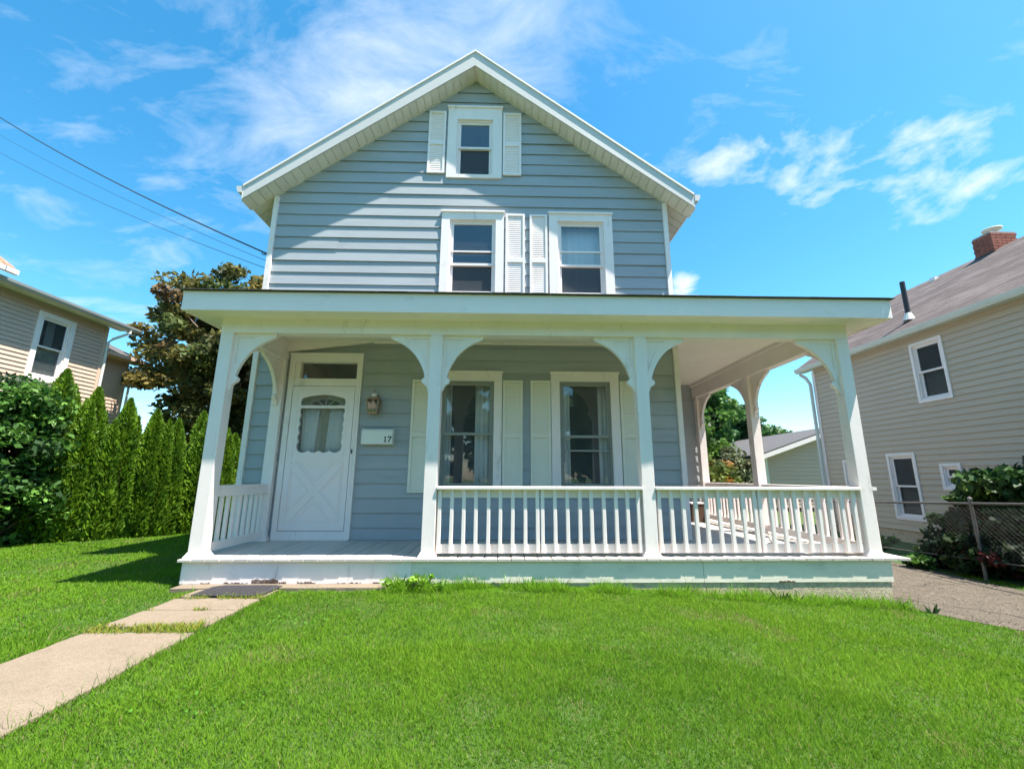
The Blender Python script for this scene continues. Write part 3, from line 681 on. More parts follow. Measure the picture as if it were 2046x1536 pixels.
# railings
def railing(x0, x1, y, bal, axis_='x', face=-1, top=.716):
    """rail between posts; balusters are fixed on the outer face"""
    def bx(a, b, n0, n1, z0, z1):
        lo, hi = min(n0, n1), max(n0, n1)
        return box(a, b, y+lo, y+hi, z0, z1) if axis_ == 'x' else box(y+lo, y+hi, a, b, z0, z1)
    r = mk('porch_railing', cat_(bx(x0, x1, face*.075, -face*.025, top-.034, top)), M['white'], house); bevel(r, .006, 2)
    mk('upper_board', bx(x0, x1, 0, -face*.022, top-.12, top-.0345), M['white'], r)
    mk('lower_board', bx(x0, x1, 0, -face*.022, .034, .125), M['white'], r)
    base = None
    for c in bal:
        if base is None:
            w = .019; sgn = face
            vf = bx(-w, w, face*.0005, face*.038, .040, top-.0345)
            v, f = vf
            v = [tuple(q - (0, y, 0)[i] if axis_ == 'x' else q - (y, 0, 0)[i] for i, q in enumerate(p)) for p in v]
            # bevelled foot: the outer lower edge slopes
            base = mk('baluster', (v, f), M['white'], r, loc=(c, y, 0) if axis_ == 'x' else (y, c, 0)); bevel(base, .004, 1)
        else:
            o = bpy.data.objects.new('baluster', base.data); c += random.uniform(-.004, .004); link(o, r, (c, y, 0) if axis_ == 'x' else (y, c, 0)); o.rotation_euler = (0, random.uniform(-.006, .006), 0) if axis_ == 'x' else (random.uniform(-.006, .006), 0, 0)
            bevel(o, .004, 1)
railing(2.494, 4.697, .055, [2.53, 2.656, 2.784, 2.918, 3.046, 3.174, 3.303, 3.438, 3.567, 3.622, 3.760, 3.889, 4.019, 4.149, 4.278, 4.408, 4.538, 4.655])
railing(4.8345, 7.081, .055, [4.878, 5.005, 5.14, 5.27, 5.39, 5.53, 5.66, 5.795, 5.915, 5.970, 6.097, 6.225, 6.36, 6.488, 6.62, 6.753, 6.881, 7.01])
railing(W, D_-.10, .08, list(np.linspace(.22, 1.13, 9)), 'y', -1)
railing(W, 1.93, 7.15, list(np.linspace(.21, 1.86, 14)), 'y', 1)
railing(1.93+W, 3.83, 7.15, list(np.linspace(2.14, 3.76, 14)), 'y', 1)
mk('rail_end', box(7.2195, 7.27, .0, .16, .682, .716), M['white'], house)
mk('rail_bracket', box(7.2195, 7.245, .03, .10, .06, .6815), M['white'], house)

# ------------------------------------------------------------------ small things on and around the porch
def lathe(prof, seg=16):
    V = []; F = []
    for r, z in prof:
        for s in range(seg): a = 2*math.pi*s/seg; V.append((r*math.cos(a), r*math.sin(a), z))
    for i in range(len(prof)-1):
        for s in range(seg): F.append((i*seg+s, i*seg+(s+1) % seg, (i+1)*seg+(s+1) % seg, (i+1)*seg+s))
    F += [tuple(range(seg))[::-1], tuple(range((len(prof)-1)*seg, len(prof)*seg))]
    return V, F
def shift(vf, d): return [tuple(a+b for a, b in zip(p, d)) for p in vf[0]], vf[1]
lx, lz, ly = 1.405, 1.80, D_-.115
lan = empty('wall_lantern', (lx, D_, 1.65), 'weathered brass wall lantern beside the front door', 'lantern')
mk('back_plate', box(lx-.045, lx+.045, D_-.034, D_-.016, 1.70, 1.92), M['brass'], lan)
mk('arm', tube([(lx, D_-.03, 1.86), (lx, D_-.07, 1.90), (lx, ly, 1.915)], .010, 8), M['brass'], lan)
def frus(z0, w0, z1, w1): 
    V = [(lx+sx*w0, ly+sy*w0, z0) for sx, sy in ((-1, -1), (1, -1), (1, 1), (-1, 1))]+[(lx+sx*w1, ly+sy*w1, z1) for sx, sy in ((-1, -1), (1, -1), (1, 1), (-1, 1))]
    return V, [(0, 3, 2, 1), (4, 5, 6, 7)]+[(i, (i+1) % 4, 4+(i+1) % 4, 4+i) for i in range(4)]
mk('base', frus(1.648, .058, 1.668, .066), M['brass'], lan)
mk('glass_body', frus(1.669, .056, 1.838, .070), M['amber_glass'], lan)
for sx, sy in ((-1, -1), (1, -1), (1, 1), (-1, 1)):
    mk('frame_bar', tube([(lx+sx*.061, ly+sy*.061, 1.666), (lx+sx*.074, ly+sy*.074, 1.84)], .0085, 6), M['brass'], lan)
mk('roof', frus(1.839, .084, 1.885, .034), M['brass'], lan); mk('collar', shift(lathe([(.030, 1.886), (.034, 1.90), (.030, 1.925), (.018, 1.935)], 12), (lx, ly, 0)), M['white_clean'], lan)
mk('finial', shift(lathe([(.016, 1.936), (.012, 1.96), (.006, 1.985), (.001, 2.0)], 10), (lx, ly, 0)), M['brass'], lan)
mk('candle', shift(lathe([(.012, 1.6695), (.012, 1.74), (.016, 1.765), (.004, 1.80)], 10), (lx, ly, 0)), M['pot'], lan)
mb = empty('mailbox', (1.48, D_, 1.24), 'white wall mailbox with black house number 17 beside the door', 'mailbox')
mp_ = [(0, 1.238), (.095, 1.238), (.105, 1.25), (.105, 1.405), (.085, 1.445), (0, 1.455)]
V = [(x, D_-.016-p[0], p[1]) for x in (1.273, 1.690) for p in mp_]
bevel(mk('body', (V, [tuple(range(6)), tuple(range(11, 5, -1))]+[(i, (i+1) % 6, 6+(i+1) % 6, 6+i) for i in range(6)]), M['mailbox'], mb), .008, 3)
mk('lid_edge', box(1.268, 1.695, D_-.125, D_-.119, 1.398, 1.412), M['mailbox'], mb)
FM = FR('front', D_-.1215)
one = [(0, 0), (.036, 0), (.036, .008), (.025, .010), (.025, .078), (.018, .078), (.002, .068), (.002, .061), (.012, .064), (.012, .010), (0, .008)]
seven = [(.008, 0), (.023, 0), (.028, .026), (.052, .068), (.052, .078), (0, .078), (0, .055), (.006, .055), (.010, .064), (.036, .064), (.014, .026)]
for nm, g, ox_ in (('numeral', one, 1.576), ('numeral', seven, 1.628)):
    outline_mesh(nm, [[(p[0]+ox_, p[1]+1.268) for p in g]], -.001, .003, FM, M['black'], mb)
k = 18; rim = []
pts = [(.40, -.46), (.86, -.49), (1.04, -.44), (1.06, -.14), (.98, -.10), (.48, -.10), (.40, -.16)]
V = [(p[0], p[1], -.230) for p in pts]+[(p[0]*.985+.011, p[1], -.2455) for p in pts]; n = len(pts)
dm = mk('doormat', (V, [tuple(range(n)), tuple(range(2*n-1, n-1, -1))]+[(i, n+i, n+(i+1) % n, (i+1) % n) for i in range(n)]), M['mat'])
tag(dm, 'worn black rubber doormat on the concrete in front of the porch step', 'doormat')
bevel(dm, .004, 2)
acc = []
for i in range(9): acc.append(box(.45+i*.06, .455+i*.06+.02, -.43, -.15, -.2302, -.226))
mk('ribs', cat_(*acc), M['mat'], dm)
bxo = empty('wooden_box', (6.80, 3.6, .003), 'small dark brown wooden box at the far end of the side porch', 'box')
mk('front', box(6.68, 6.93, 3.50, 3.52, .003, .33), M['wood'], bxo); mk('side', cat_(box(6.68, 6.70, 3.521, 3.75, .003, .33)), M['wood'], bxo)
mk('side', box(6.91, 6.93, 3.521, 3.75, .003, .33), M['wood'], bxo); mk('lid', box(6.67, 6.94, 3.49, 3.76, .331, .352), M['white'], bxo)
def pebble(name, loc, r, m, label, cat, flat=.6):
    bm = bmesh.new(); bmesh.ops.create_icosphere(bm, subdivisions=3, radius=1)
    for v in bm.verts:
        s = 1+.16*math.sin(3*v.co.x+2*v.co.y)+.10*math.sin(5*v.co.z+4*v.co.x); v.co = Vector((v.co.x*r[0], v.co.y*r[1], v.co.z*r[2]))*s
    zmin = min(v.co.z for v in bm.verts)
    me = bpy.data.meshes.new(name); bm.to_mesh(me); bm.free(); me.materials.append(m); me.polygons.foreach_set('use_smooth', [True]*len(me.polygons))
    o = bpy.data.objects.new(name, me); link(o, None, (loc[0], loc[1], loc[2]-zmin)); return tag(o, label, cat)
pebble('stone', (6.62, .95, .002), (.045, .055, .035), M['stone'], 'small white stone lying on the side porch boards', 'stone')
# service cables
def cable(label, a, b, sag, r, tape=0):
    A, B = Vector(a), Vector(b); pts = []
    for i in range(41):
        t = i/40; p = A.lerp(B, t); p.z -= sag*4*t*(1-t); pts.append(p)
    o = mk('service_cable', tube(pts, r, 6), M['black'], smooth=True); return tag(o, label, 'cable', 'service cables at the left')
cable('thick twisted service cable, topmost of three crossing the sky', (XL-.02, D_-.02, 4.06), (-9.0, 4.4+.0, 9.2144), .12, .012)
cable('thin service cable, middle one of three crossing the sky', (XL-.02, D_+.0, 3.95), (-9.0, 4.49, 8.805), .10, .0035)
cable('thin service cable, lowest of three crossing the sky', (XL-.02, D_+.02, 3.84), (-9.0, 4.58, 8.395), .12, .0045)
hk = empty('cable_hook', (XL-.01, D_-.03, 3.98), 'small black cable hook on the upper left house corner', 'hook')
mk('plate', box(XL-.02, XL-.0125, D_-.034, D_+.02, 3.86, 4.10), M['black'], hk)
mk('hook', tube([(XL-.02, D_-.02, 4.06), (XL-.07, D_-.02, 4.045), (XL-.10, D_-.02, 4.065), (XL-.09, D_-.02, 4.10)], .009, 6), M['black'], hk)
# warm lamp burning in the hall, seen through the transom
hl = empty('hall_lamp', (1.0, 2.4, 2.6), 'small warm ceiling lamp glowing in the hall behind the transom', 'lamp')
M['glow'] = bpy.data.materials.new('lamp_glow'); M['glow'].use_nodes = True
_b = M['glow'].node_tree.nodes['Principled BSDF']; _b.inputs['Emission Color'].default_value = (1, .42, .12, 1); _b.inputs['Emission Strength'].default_value = 2.2; _b.inputs['Base Color'].default_value = (.6, .4, .25, 1)
mk('shade', shift(lathe([(.02, 2.60), (.09, 2.62), (.12, 2.66), (.115, 2.70)], 16), (1.18, 2.6, 0)), M['glow'], hl, smooth=True)
mk('ceiling_plate', shift(lathe([(.13, 2.7005), (.13, 2.7495)], 16), (1.18, 2.6, 0)), M['brass'], hl)

# ------------------------------------------------------------------ neighbouring houses
M['screen_tone_panel'] = mat('grey_green_screen_tone', (.16, .19, .15), .8, .1, 3)
M['dull_glass'] = glass_mat('dull_glass', (.6, .62, .6), .25, .10)
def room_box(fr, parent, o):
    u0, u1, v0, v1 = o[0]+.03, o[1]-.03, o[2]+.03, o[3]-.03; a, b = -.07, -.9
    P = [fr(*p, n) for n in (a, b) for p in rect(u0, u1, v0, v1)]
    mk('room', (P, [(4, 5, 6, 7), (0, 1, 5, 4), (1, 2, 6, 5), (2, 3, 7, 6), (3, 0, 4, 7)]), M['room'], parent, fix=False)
def simple_window(fr, parent, o, tw, mid, m=None, deep=.03, gl=None, glL=None):
    w = window(fr, parent, o, tw, 'plain', mid, m or M['white_clean'], gl or M['dull_glass'], glL or M['dull_glass'], depth=deep)
    room_box(fr, w, o)
    mk('screen_tone_panel', fbox(fr, o[0]+tw+.03, o[1]-tw-.03, o[2]+tw, mid-.01, -.13, -.12), M['screen_tone_panel'], w)  # added panel standing in for the grey-green screen tone of the lower pane
    return w
# house on the right
RX = 11.2
rh = empty('house', (RX+2.8, 1.5, -.5), 'beige vinyl sided house with brown shingle roof and brick chimney', 'house', None)
FRr = FR('xneg', RX)
rw_ = {'up': (2.62, 3.27, 2.215, 3.385), 'low': (3.57, 4.21, .0, 1.305), 'small': (2.74, 3.12, .60, 1.075), 'far': (5.05, 5.42, .0, 1.22)}
rwall = mk('side_wall', box(RX+.021, RX+.12, -4.0, 6.0, -.7, -.2), M['foundation'], rh)
opsr = [(a+.04, b-.04, c+.04, d-.04) for a, b, c, d in rw_.values()]
boards(FRr, [(-4.0, -.2), (6.0, -.2), (6.0, 3.56), (-4.0, 3.56)], -.2, 3.56, .111, opsr, M['beige'], rwall, lap=.017)
mk('end_wall', prism(FR('front', 6.0), [(RX+.03, -.6), (RX+6.0, -.6), (RX+6.0, 3.56), (RX+3.0, 5.6), (RX+.03, 3.56)], 0, .1), M['beige'], rh)
mk('end_wall', prism(FR('front', -3.9), [(RX+.03, -.6), (RX+6.0, -.6), (RX+6.0, 3.56), (RX+3.0, 5.6), (RX+.03, 3.56)], 0, .1), M['beige'], rh)
mk('back_wall', box(RX+5.9, RX+6.0, -3.89, 5.89, -.6, 3.5), M['beige'], rh)
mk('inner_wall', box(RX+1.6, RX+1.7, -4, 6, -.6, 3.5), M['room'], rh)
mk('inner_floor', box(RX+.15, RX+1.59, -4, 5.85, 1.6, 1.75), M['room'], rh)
for k_, o in rw_.items():
    mid = (o[2]+o[3])/2; w = simple_window(FRr, rh, o, .055, mid, deep=.035)
def roof_slab(parent, xe, ze, xr, zr, y0, y1, m, th=.05, name='roof'):
    V = [(xe, y0, ze), (xe, y1, ze), (xr, y1, zr), (xr, y0, zr)]; V = V+[(p[0], p[1], p[2]+th) for p in V]
    return mk(name, (V, [(0, 1, 2, 3), (7, 6, 5, 4), (0, 4, 5, 1), (1, 5, 6, 2), (2, 6, 7, 3), (3, 7, 4, 0)]), m, parent)
ex, ez, rx_, rz_ = RX-.17, 3.60, RX+3.0, 5.80
rr = roof_slab(rh, ex, ez, rx_, rz_, -4.4, 6.38, M['brown_roof'])
roof_slab(rh, RX+6.4, ez, rx_+.001, rz_, -4.4, 6.38, M['brown_roof'])
acc = []; sl_ = math.hypot(rx_-ex, rz_-ez); nx_, nz_ = -(rz_-ez)/sl_, (rx_-ex)/sl_
for k_ in range(int(sl_/.145)):
    a_, b_ = k_*.145, k_*.145+.15; y = -4.4
    while y < 6.38:
        w_ = random.uniform(.7, 1.1); e = min(y+w_, 6.385); j = random.uniform(0, .003)
        P = [(ex+(rx_-ex)*t/sl_+nx_*n, yy, ez+(rz_-ez)*t/sl_+nz_*n) for n0, t in ((.041, a_), (.041, b_)) for yy in (y+.004, e) for n in (n0, n0+.003+(.003+j*.5 if t == a_ else .001))]
        acc.append((P, [(0, 1, 3, 2), (4, 6, 7, 5), (0, 4, 5, 1), (2, 3, 7, 6), (0, 2, 6, 4), (1, 5, 7, 3)])); y += w_
mk('shingle_courses', cat_(*acc), M['brown_roof'], rr)['kind'] = 'stuff'
mk('eave_soffit', box(ex+.03, RX+.02, -4.3, 6.36, ez-.055, ez-.04), M['gutter'], rh)
mk('rake_board', prism(FR('front', 6.40), [(ex, ez-.06), (rx_, rz_-.14), (rx_, rz_-.002), (ex, ez-.002)], 0, .02), M['gutter'], rh)
gp = [(ex-.10, ez+.03), (ex-.085, ez-.03), (ex-.06, ez-.075), (ex-.001, ez-.075), (ex-.001, ez+.03)]
mk('gutter', prism(FR('front', 6.35), gp, 0, 10.6), M['gutter'], rh)
mk('eave_fascia', box(ex, ex+.025, -4.3, 6.36, ez-.075, ez-.003), M['gutter'], rh)
mk('corner_trim', box(RX-.035, RX+.05, 5.93, 6.02, -.3, 3.50), M['white_clean'], rh)
mk('downspout', tube([(ex-.05, 6.18, ez-.07), (ex-.05, 6.18, ez-.14), (RX-.13, 6.12, ez-.24), (RX-.085, 6.05, ez-.42), (RX-.085, 6.03, -.42)], .04, 8), M['gutter'], rh)
vp = mk('vent_pipe', tube([(11.5, 3.47, 3.95), (11.5, 3.47, 4.83)], .045, 12), M['pipe'], rh)
mk('pipe_boot', tube([(11.5, 3.47, 3.98), (11.5, 3.47, 4.14)], [.11, .052], 12), M['gutter'], vp)
mk('ridge_vent', box(rx_-.30, rx_-.16, 5.0, 5.14, rz_-.2, rz_-.06), M['white_clean'], rr)
# chimney laid brick by brick
CH = (14.0, 14.6, 3.72, 4.12, 5.0, 6.23)
chim = mk('chimney', box(CH[0]+.012, CH[1]-.012, CH[2]+.012, CH[3]-.012, CH[4], CH[5]-.012), M['mortar'], rh)
bh, bl, bd = .066, .215, .10; bm_cache = {}
row_ = 0; z = 5.2
while z+bh <= CH[5]+.01:
    off = (bl+.012)/2 if row_ % 2 else 0
    def put(x0, x1, y0, y1):
        o = mk('brick', box(x0, x1, y0, y1, z, z+bh-.012), M['brick'], chim)
    x = CH[0]-off
    while x < CH[1]:
        a, b = max(x, CH[0]), min(x+bl, CH[1])
        if b-a > .04: put(a, b, CH[2]-random.uniform(0, .004), CH[2]+.06)
        x += bl+.012
    y = CH[2]+.061-off
    while y < CH[3]:
        a, b = max(y, CH[2]+.062), min(y+bl, CH[3])
        if b-a > .04: put(CH[0]-random.uniform(0, .004), CH[0]+.06, a, b)
        y += bl+.012
    z += bh; row_ += 1
mk('chimney_pot', shift(lathe([(.09, CH[5]-.012), (.09, CH[5]+.05), (.17, CH[5]+.11), (.175, CH[5]+.14), (.13, CH[5]+.125)], 16), (14.28, 3.9, 0)), M['pot'], chim, smooth=True)
mk('flashing', box(CH[0]-.012, CH[1]+.012, CH[2]-.012, CH[3]+.012, 5.3, 5.74), M['pipe'], chim)
# low garage further back
GY = 12.0
M['garage'] = mat('garage_vinyl', (.60, .42, .34), .5, .04, 1.5, objvar=.02)
gar = empty('garage', (15.5, GY, -.5), 'low beige garage with grey gable roof behind the side porch', 'garage')
gs = .345
gpoly = [(13.25, -.3), (19.0, -.3), (19.0, 1.60), (16.125, 1.60+gs*2.875), (13.25, 1.60)]
gw = mk('front_wall', prism(FR('front', GY+.13), gpoly, 0, .1), M['garage'], gar)
boards(FR('front', GY), gpoly, -.3, 3.0, .15, [], M['garage'], gw, join=True, name='siding_boards')['kind'] = 'stuff'
mk('corner_trim', box(13.22, 13.32, GY-.04, GY+.05, -.3, 1.58), M['white_clean'], gar)
for s in (-1, 1):
    xe = 16.125+s*3.35; ze = 1.60+gs*2.875-gs*3.35
    roof_slab(gar, xe, ze+.17, 16.125+s*.001, 1.60+gs*2.875+.17, GY-.42, GY+8, M['grey_roof'])
    mk('rake_board', prism(FR('front', GY-.40), [(xe, ze), (16.125+s*.001, ze+gs*3.35), (16.125+s*.001, ze+gs*3.35+.165), (xe, ze+.165)], 0, .025), M['white_clean'], gar)
    mk('rake_soffit', prism(FR('front', GY-.005), [(xe, ze), (16.125+s*.001, ze+gs*3.35), (16.125+s*.001, ze+gs*3.35+.02), (xe, ze+.02)], 0, .39), M['soffit'], gar)
mk('side_wall', box(13.27, 13.37, GY+.14, GY+7.8, -.5, 1.56), M['garage'], gar)
# house on the left
LX = -8.0
lh = empty('house', (LX-3, 5, -.4), 'tan vinyl sided house rising behind the hedge at left', 'house')
FL = FR('xpos', LX)
lwin = (5.31, 6.22, 3.02, 4.69)
lwall = mk('side_wall', box(LX-.12, LX-.021, 0, 7.1, -.6, -.2), M['foundation'], lh)
boards(FL, [(0, 1.2), (7.1, 1.2), (7.1, 4.90), (0, 4.90)], 1.2, 4.90, .103, [(lwin[0]+.05, lwin[1]-.05, lwin[2]+.05, lwin[3]-.05)], M['tan'], lwall, lap=.018)
mk('lower_wall', box(LX-.12, LX+.01, 0, 7.1, -.2, 1.2), M['tan'], lh)
w = simple_window(FL, lh, lwin, .12, 3.86, deep=.04, glL=M['glass'])
mk('end_wall', box(LX-6, LX-.01, -.1, -.001, -.2, 4.9), M['tan'], lh)
mk('inner_wall', box(LX-2.0, LX-1.9, 0, 7.0, -.2, 4.8), M['room'], lh)
mk('end_wall', box(LX-6, LX-.13, 7.0, 7.1, -.2, 4.9), M['tan'], lh)
mk('corner_trim', box(LX-.06, LX+.03, 7.04, 7.13, -.2, 4.88), M['tan'], lh)
def curtain_y(label, y0, y1, z0, z1, x):
    n = 40; V = []; F = []
    for z in (z1, z0):
        for i in range(n+1): q = i/n; V.append((x+.02*math.sin(q*5*2*math.pi), y0+(y1-y0)*q, z))
    for i in range(n): F.append((i, i+1, n+2+i, n+1+i))
    o = mk('curtain', (V, F), M['curtain'], fix=False, smooth=True); return tag(o, label, 'curtain')
curtain_y('pale curtain hanging in the window of the tan house', 5.72, 5.92, 3.05, 4.6, LX-.16)
tipx = LX+.42
lr = roof_slab(lh, tipx, 4.93, LX-4.0, 5.9, 0, 7.55, M['grey_roof'])
mk('eave_soffit', box(LX-.02, tipx-.02, 0, 7.5, 4.905, 4.92), M['gutter'], lh)
mk('eave_fascia', box(tipx-.019, tipx, 0, 7.52, 4.86, 4.928), M['gutter'], lh)
gpl = [(tipx+.001, 4.86), (tipx+.06, 4.86), (tipx+.09, 4.91), (tipx+.10, 4.965), (tipx+.001, 4.965)]
M['gutter_d'] = mat('grey_gutter', (.36, .36, .34), .45, .06, 2)
mk('gutter', prism(FR('front', 7.6), gpl, 0, 7.6), M['gutter_d'], lh)
mk('downspout', tube([(tipx+.05, 7.3, 4.86), (tipx+.05, 7.3, 4.78), (LX+.16, 7.16, 4.56), (LX+.06, 7.14, 4.46), (LX+.06, 7.14, -.3)], .035, 8), M['gutter'], lh)
# lower wing of the tan house
mk('wing_wall', box(LX-4, LX-.35, 7.12, 8.3, -.6, 1.2), M['tan'], lh)
ww = mk('wing_wall', box(LX-.37, LX-.275, 7.11, 8.2, 1.2, 4.12), M['tan'], lh)
boards(FR('xpos', LX-.25), [(7.11, 1.2), (8.2, 1.2), (8.2, 4.12), (7.11, 4.12)], 1.2, 4.12, .103, [], M['tan'], ww, lap=.018)
mk('corner_trim', box(LX-.30, LX-.215, 8.15, 8.24, -.3, 4.12), M['tan'], lh)
roof_slab(lh, LX+.10, 4.16, LX-3.0, 5.6, 7.13, 8.55, M['grey_roof'], .06)
mk('eave_soffit', box(LX-.26, LX+.08, 7.14, 8.5, 4.125, 4.14), M['tan'], lh)
mk('gutter', box(LX+.101, LX+.16, 7.14, 8.55, 4.13, 4.225), M['tan'], lh)
mk('downspout', tube([(LX+.10, 8.42, 4.12), (LX-.15, 8.30, 3.95), (LX-.2, 8.28, -.3)], .03, 8), M['gutter'], lh)
# front corner of its roof, higher and projecting
pr = mk('front_gable_roof', ([(tipx+.25, 2.2, 5.03), (tipx+.25, 4.08, 5.03), (LX-2.0, 4.08, 6.9), (LX-2.0, 2.2, 6.9), (tipx+.25, 2.2, 5.16), (tipx+.25, 4.08, 5.16), (LX-2.0, 4.08, 7.03), (LX-2.0, 2.2, 7.03)], [(0, 1, 2, 3), (7, 6, 5, 4), (0, 4, 5, 1), (1, 5, 6, 2), (2, 6, 7, 3), (3, 7, 4, 0)]), M['redroof'], lh)
mk('front_gutter', box(tipx+.251, tipx+.34, 2.2, 4.10, 5.0, 5.10), M['white_clean'], pr)

# ------------------------------------------------------------------ chain link fence
FX = 9.30
fen = empty('chain_link_fence', (FX, .6, -.45), 'rusty chain link fence along the driveway', 'fence')
ftop = lambda y: .555-.045*(y-.2)
for yp in (-2.2, .95, 3.2, 5.6):
    zg_ = gz1(FX, yp)
    mk('post', tube([(FX, yp, zg_-.05), (FX, yp, ftop(yp)+.02)], .021, 10), M['galv'], fen)
    mk('post_cap', shift(lathe([(.027, ftop(yp)+.02), (.027, ftop(yp)+.032), (.016, ftop(yp)+.05), (.004, ftop(yp)+.056)], 10), (FX, yp, 0)), M['galv'], fen)
mk('top_rail', tube([(FX, y, ftop(y)-.03) for y in (-2.2, .62, 3.2, 5.6)], .015, 8), M['galv'], fen)
mk('bottom_rail', tube([(FX, y, ftop(y)-.73) for y in (-2.2, .62, 3.2, 5.6)], .009, 8), M['galv'], fen)
acc = []; p_ = .060; y = -2.2
while y < 5.5:
    for s in (1, -1):
        pts = [(FX+.006*s, y, ftop(y)-.04), (FX+.006*s, y+s*.69, ftop(y)-.73)]
        if -2.2 <= y+s*.69 <= 5.6: acc.append(tube(pts, .0007, 3, False))
    y += p_
mk('wire_mesh', cat_(*acc), M['galv'], fen, fix=False)['kind'] = 'stuff'

# ------------------------------------------------------------------ plants
def crown_leaves(name, root, centres, radii, per, size, cols, wts, m, aspect=.62, up=.35, flat=.7, fold=.25, kind=None):
    C = np.repeat(np.array(centres), per, 0); R = np.repeat(np.array(radii), per, 0); n = len(C)
    d = unit(n); rr_ = rng.random((n, 1))**.45
    P = C + d*rr_*R[:, None]*np.array([1, 1, flat])
    a = unit(n)+np.array([0, 0, -.25])+d*.5; a /= np.linalg.norm(a, axis=1, keepdims=True)
    nn = unit(n)+np.array([0, 0, up*2]); b = np.cross(nn, a); b /= np.linalg.norm(b, axis=1, keepdims=True)+1e-9
    s = size*(.6+.8*rng.random((n, 1)))
    # colour belongs to the clump and the leaf
    base = palette(len(centres), cols, wts, .12); col = np.repeat(base, per, 0)*(1+rng.normal(size=(n, 1))*.2)
    return leaves(name, P, a*s*.5, b*s*.5*aspect, np.clip(col, .003, .9), m, root, fold=fold, kind=kind)
def limb_tree(root, base, h, r0, centres, m, nl=9):
    b = Vector(base); acc = [tube([b, b+Vector((.05, 0, h*.3)), b+Vector((-.04, .06, h*.62)), b+Vector((.06, 0, h*.95))], [r0*1.25, r0, r0*.62, r0*.2], 10)]
    for c in random.sample(list(centres), min(nl, len(centres))):
        c = Vector(c); t = random.uniform(.3, .75); s = b+Vector((0, 0, h*t)); mid_ = s.lerp(c, .5)+Vector((0, 0, .12*h*.3))
        acc.append(tube([s, mid_, c], [r0*.38, r0*.22, r0*.05], 6))
    return mk('trunk', cat_(*acc), m, root, smooth=True)
def ell_points(n, c, r, zmin=None, shell=.55):
    out = []
    while len(out) < n:
        d = Vector((random.gauss(0, 1), random.gauss(0, 1), random.gauss(0, 1))).normalized(); k = random.uniform(shell, 1)
        p = (c[0]+d.x*r[0]*k, c[1]+d.y*r[1]*k, c[2]+d.z*r[2]*k)
        if zmin is None or p[2] > zmin: out.append(p)
    return out
# arborvitae hedge: one tree after another
HEDGE = [(-4.70, 3.05, 2.92, .50, 'tallest light green arborvitae rising behind the big leafy shrub'),
         (-4.22, 3.20, 2.62, .44, 'arborvitae directly right of the big leafy shrub'),
         (-3.80, 3.42, 2.46, .40, 'second arborvitae right of the leafy shrub, with a pointed top below the tan house corner'),
         (-3.48, 3.68, 2.30, .36, 'third arborvitae right of the leafy shrub, slim'),
         (-3.27, 3.98, 2.16, .34, 'fourth arborvitae right of the leafy shrub in the hedge row'),
         (-3.05, 4.33, 2.36, .36, 'fifth arborvitae in the hedge row, just left of the porch corner post'),
         (-3.02, 4.85, 2.28, .40, 'arborvitae in the hedge row half hidden by the porch corner post'),
         (-3.10, 5.55, 2.02, .42, 'arborvitae seen through the left end of the porch, nearer one'),
         (-3.28, 6.35, 2.05, .42, 'arborvitae seen through the left end of the porch, farther one'),
         (-3.2, 7.2, 2.1, .42, 'last arborvitae of the hedge row beside the house corner')]
for hx, hy, hh, hr, lab in HEDGE:
    zg_ = gz1(hx, hy); root = empty('arborvitae', (hx, hy, zg_), lab, 'hedge tree', 'arborvitae hedge along the left lawn')
    mk('trunk', tube([(hx, hy, zg_-.05), (hx+.02, hy, zg_+hh*.5), (hx, hy, zg_+hh*.92)], [.05, .035, .008], 7), M['bark'], root)
    n = 22000; t = rng.random(n)**.9; th = rng.random(n)*2*np.pi
    ph = rng.random(3)*6.28; ex_ = (rng.uniform(2.0, 3.0), rng.uniform(.7, .9))
    prof = np.where(t < .12, .80+.2*t/.12, 1.0)*np.clip(1-((t-.1)/.9).clip(0)**ex_[0], 0, 1)**ex_[1]
    lob = 1+.14*np.sin(4*th+ph[0]+2.5*t)+.10*np.sin(7*th+ph[1]-3*t)+.09*np.sin(19*t+3*th+ph[2])
    npl = 5; pi_ = rng.integers(0, npl, n); pi_[rng.random(n) < .35] = 0
    pa = rng.random(npl)*6.28; pd = np.r_[0, rng.uniform(.35, .62, npl-1)]*hr; phh = np.r_[1.0, rng.uniform(.78, .96, npl-1)]*hh; prd = np.r_[.72, rng.uniform(.42, .6, npl-1)]
    rad = hr*prd[pi_]*prof*lob*(.35+.65*rng.random(n)**.4)
    P = np.stack([hx+pd[pi_]*np.cos(pa[pi_])+rad*np.cos(th), hy+pd[pi_]*np.sin(pa[pi_])+rad*np.sin(th), zg_+.03+t*phh[pi_]], 1)
    outv = np.stack([np.cos(th), np.sin(th), np.zeros(n)], 1)
    a = outv*.55+np.array([0, 0, .8])+unit(n)*.45; a /= np.linalg.norm(a, axis=1, keepdims=True)
    tang = np.stack([-np.sin(th), np.cos(th), np.zeros(n)], 1); b = np.cross(a, tang+unit(n)*.8); b /= np.linalg.norm(b, axis=1, keepdims=True)+1e-9
    s = .060*(.55+.8*rng.random((n, 1)))
    cl = vnoise(th*2.2+ph[0]*9, t*9+ph[1]*7, 1.0, 5)[:, None]
    col = (np.array([.062, .145, .010])*(1-cl)+np.array([.170, .300, .016])*cl)*(1+rng.normal(size=(n, 1))*.2)
    leaves('crown', P, a*s*.62, b*s*.26, np.clip(col, .004, .6).astype(np.float32), M['leaf'], root, fold=.3)
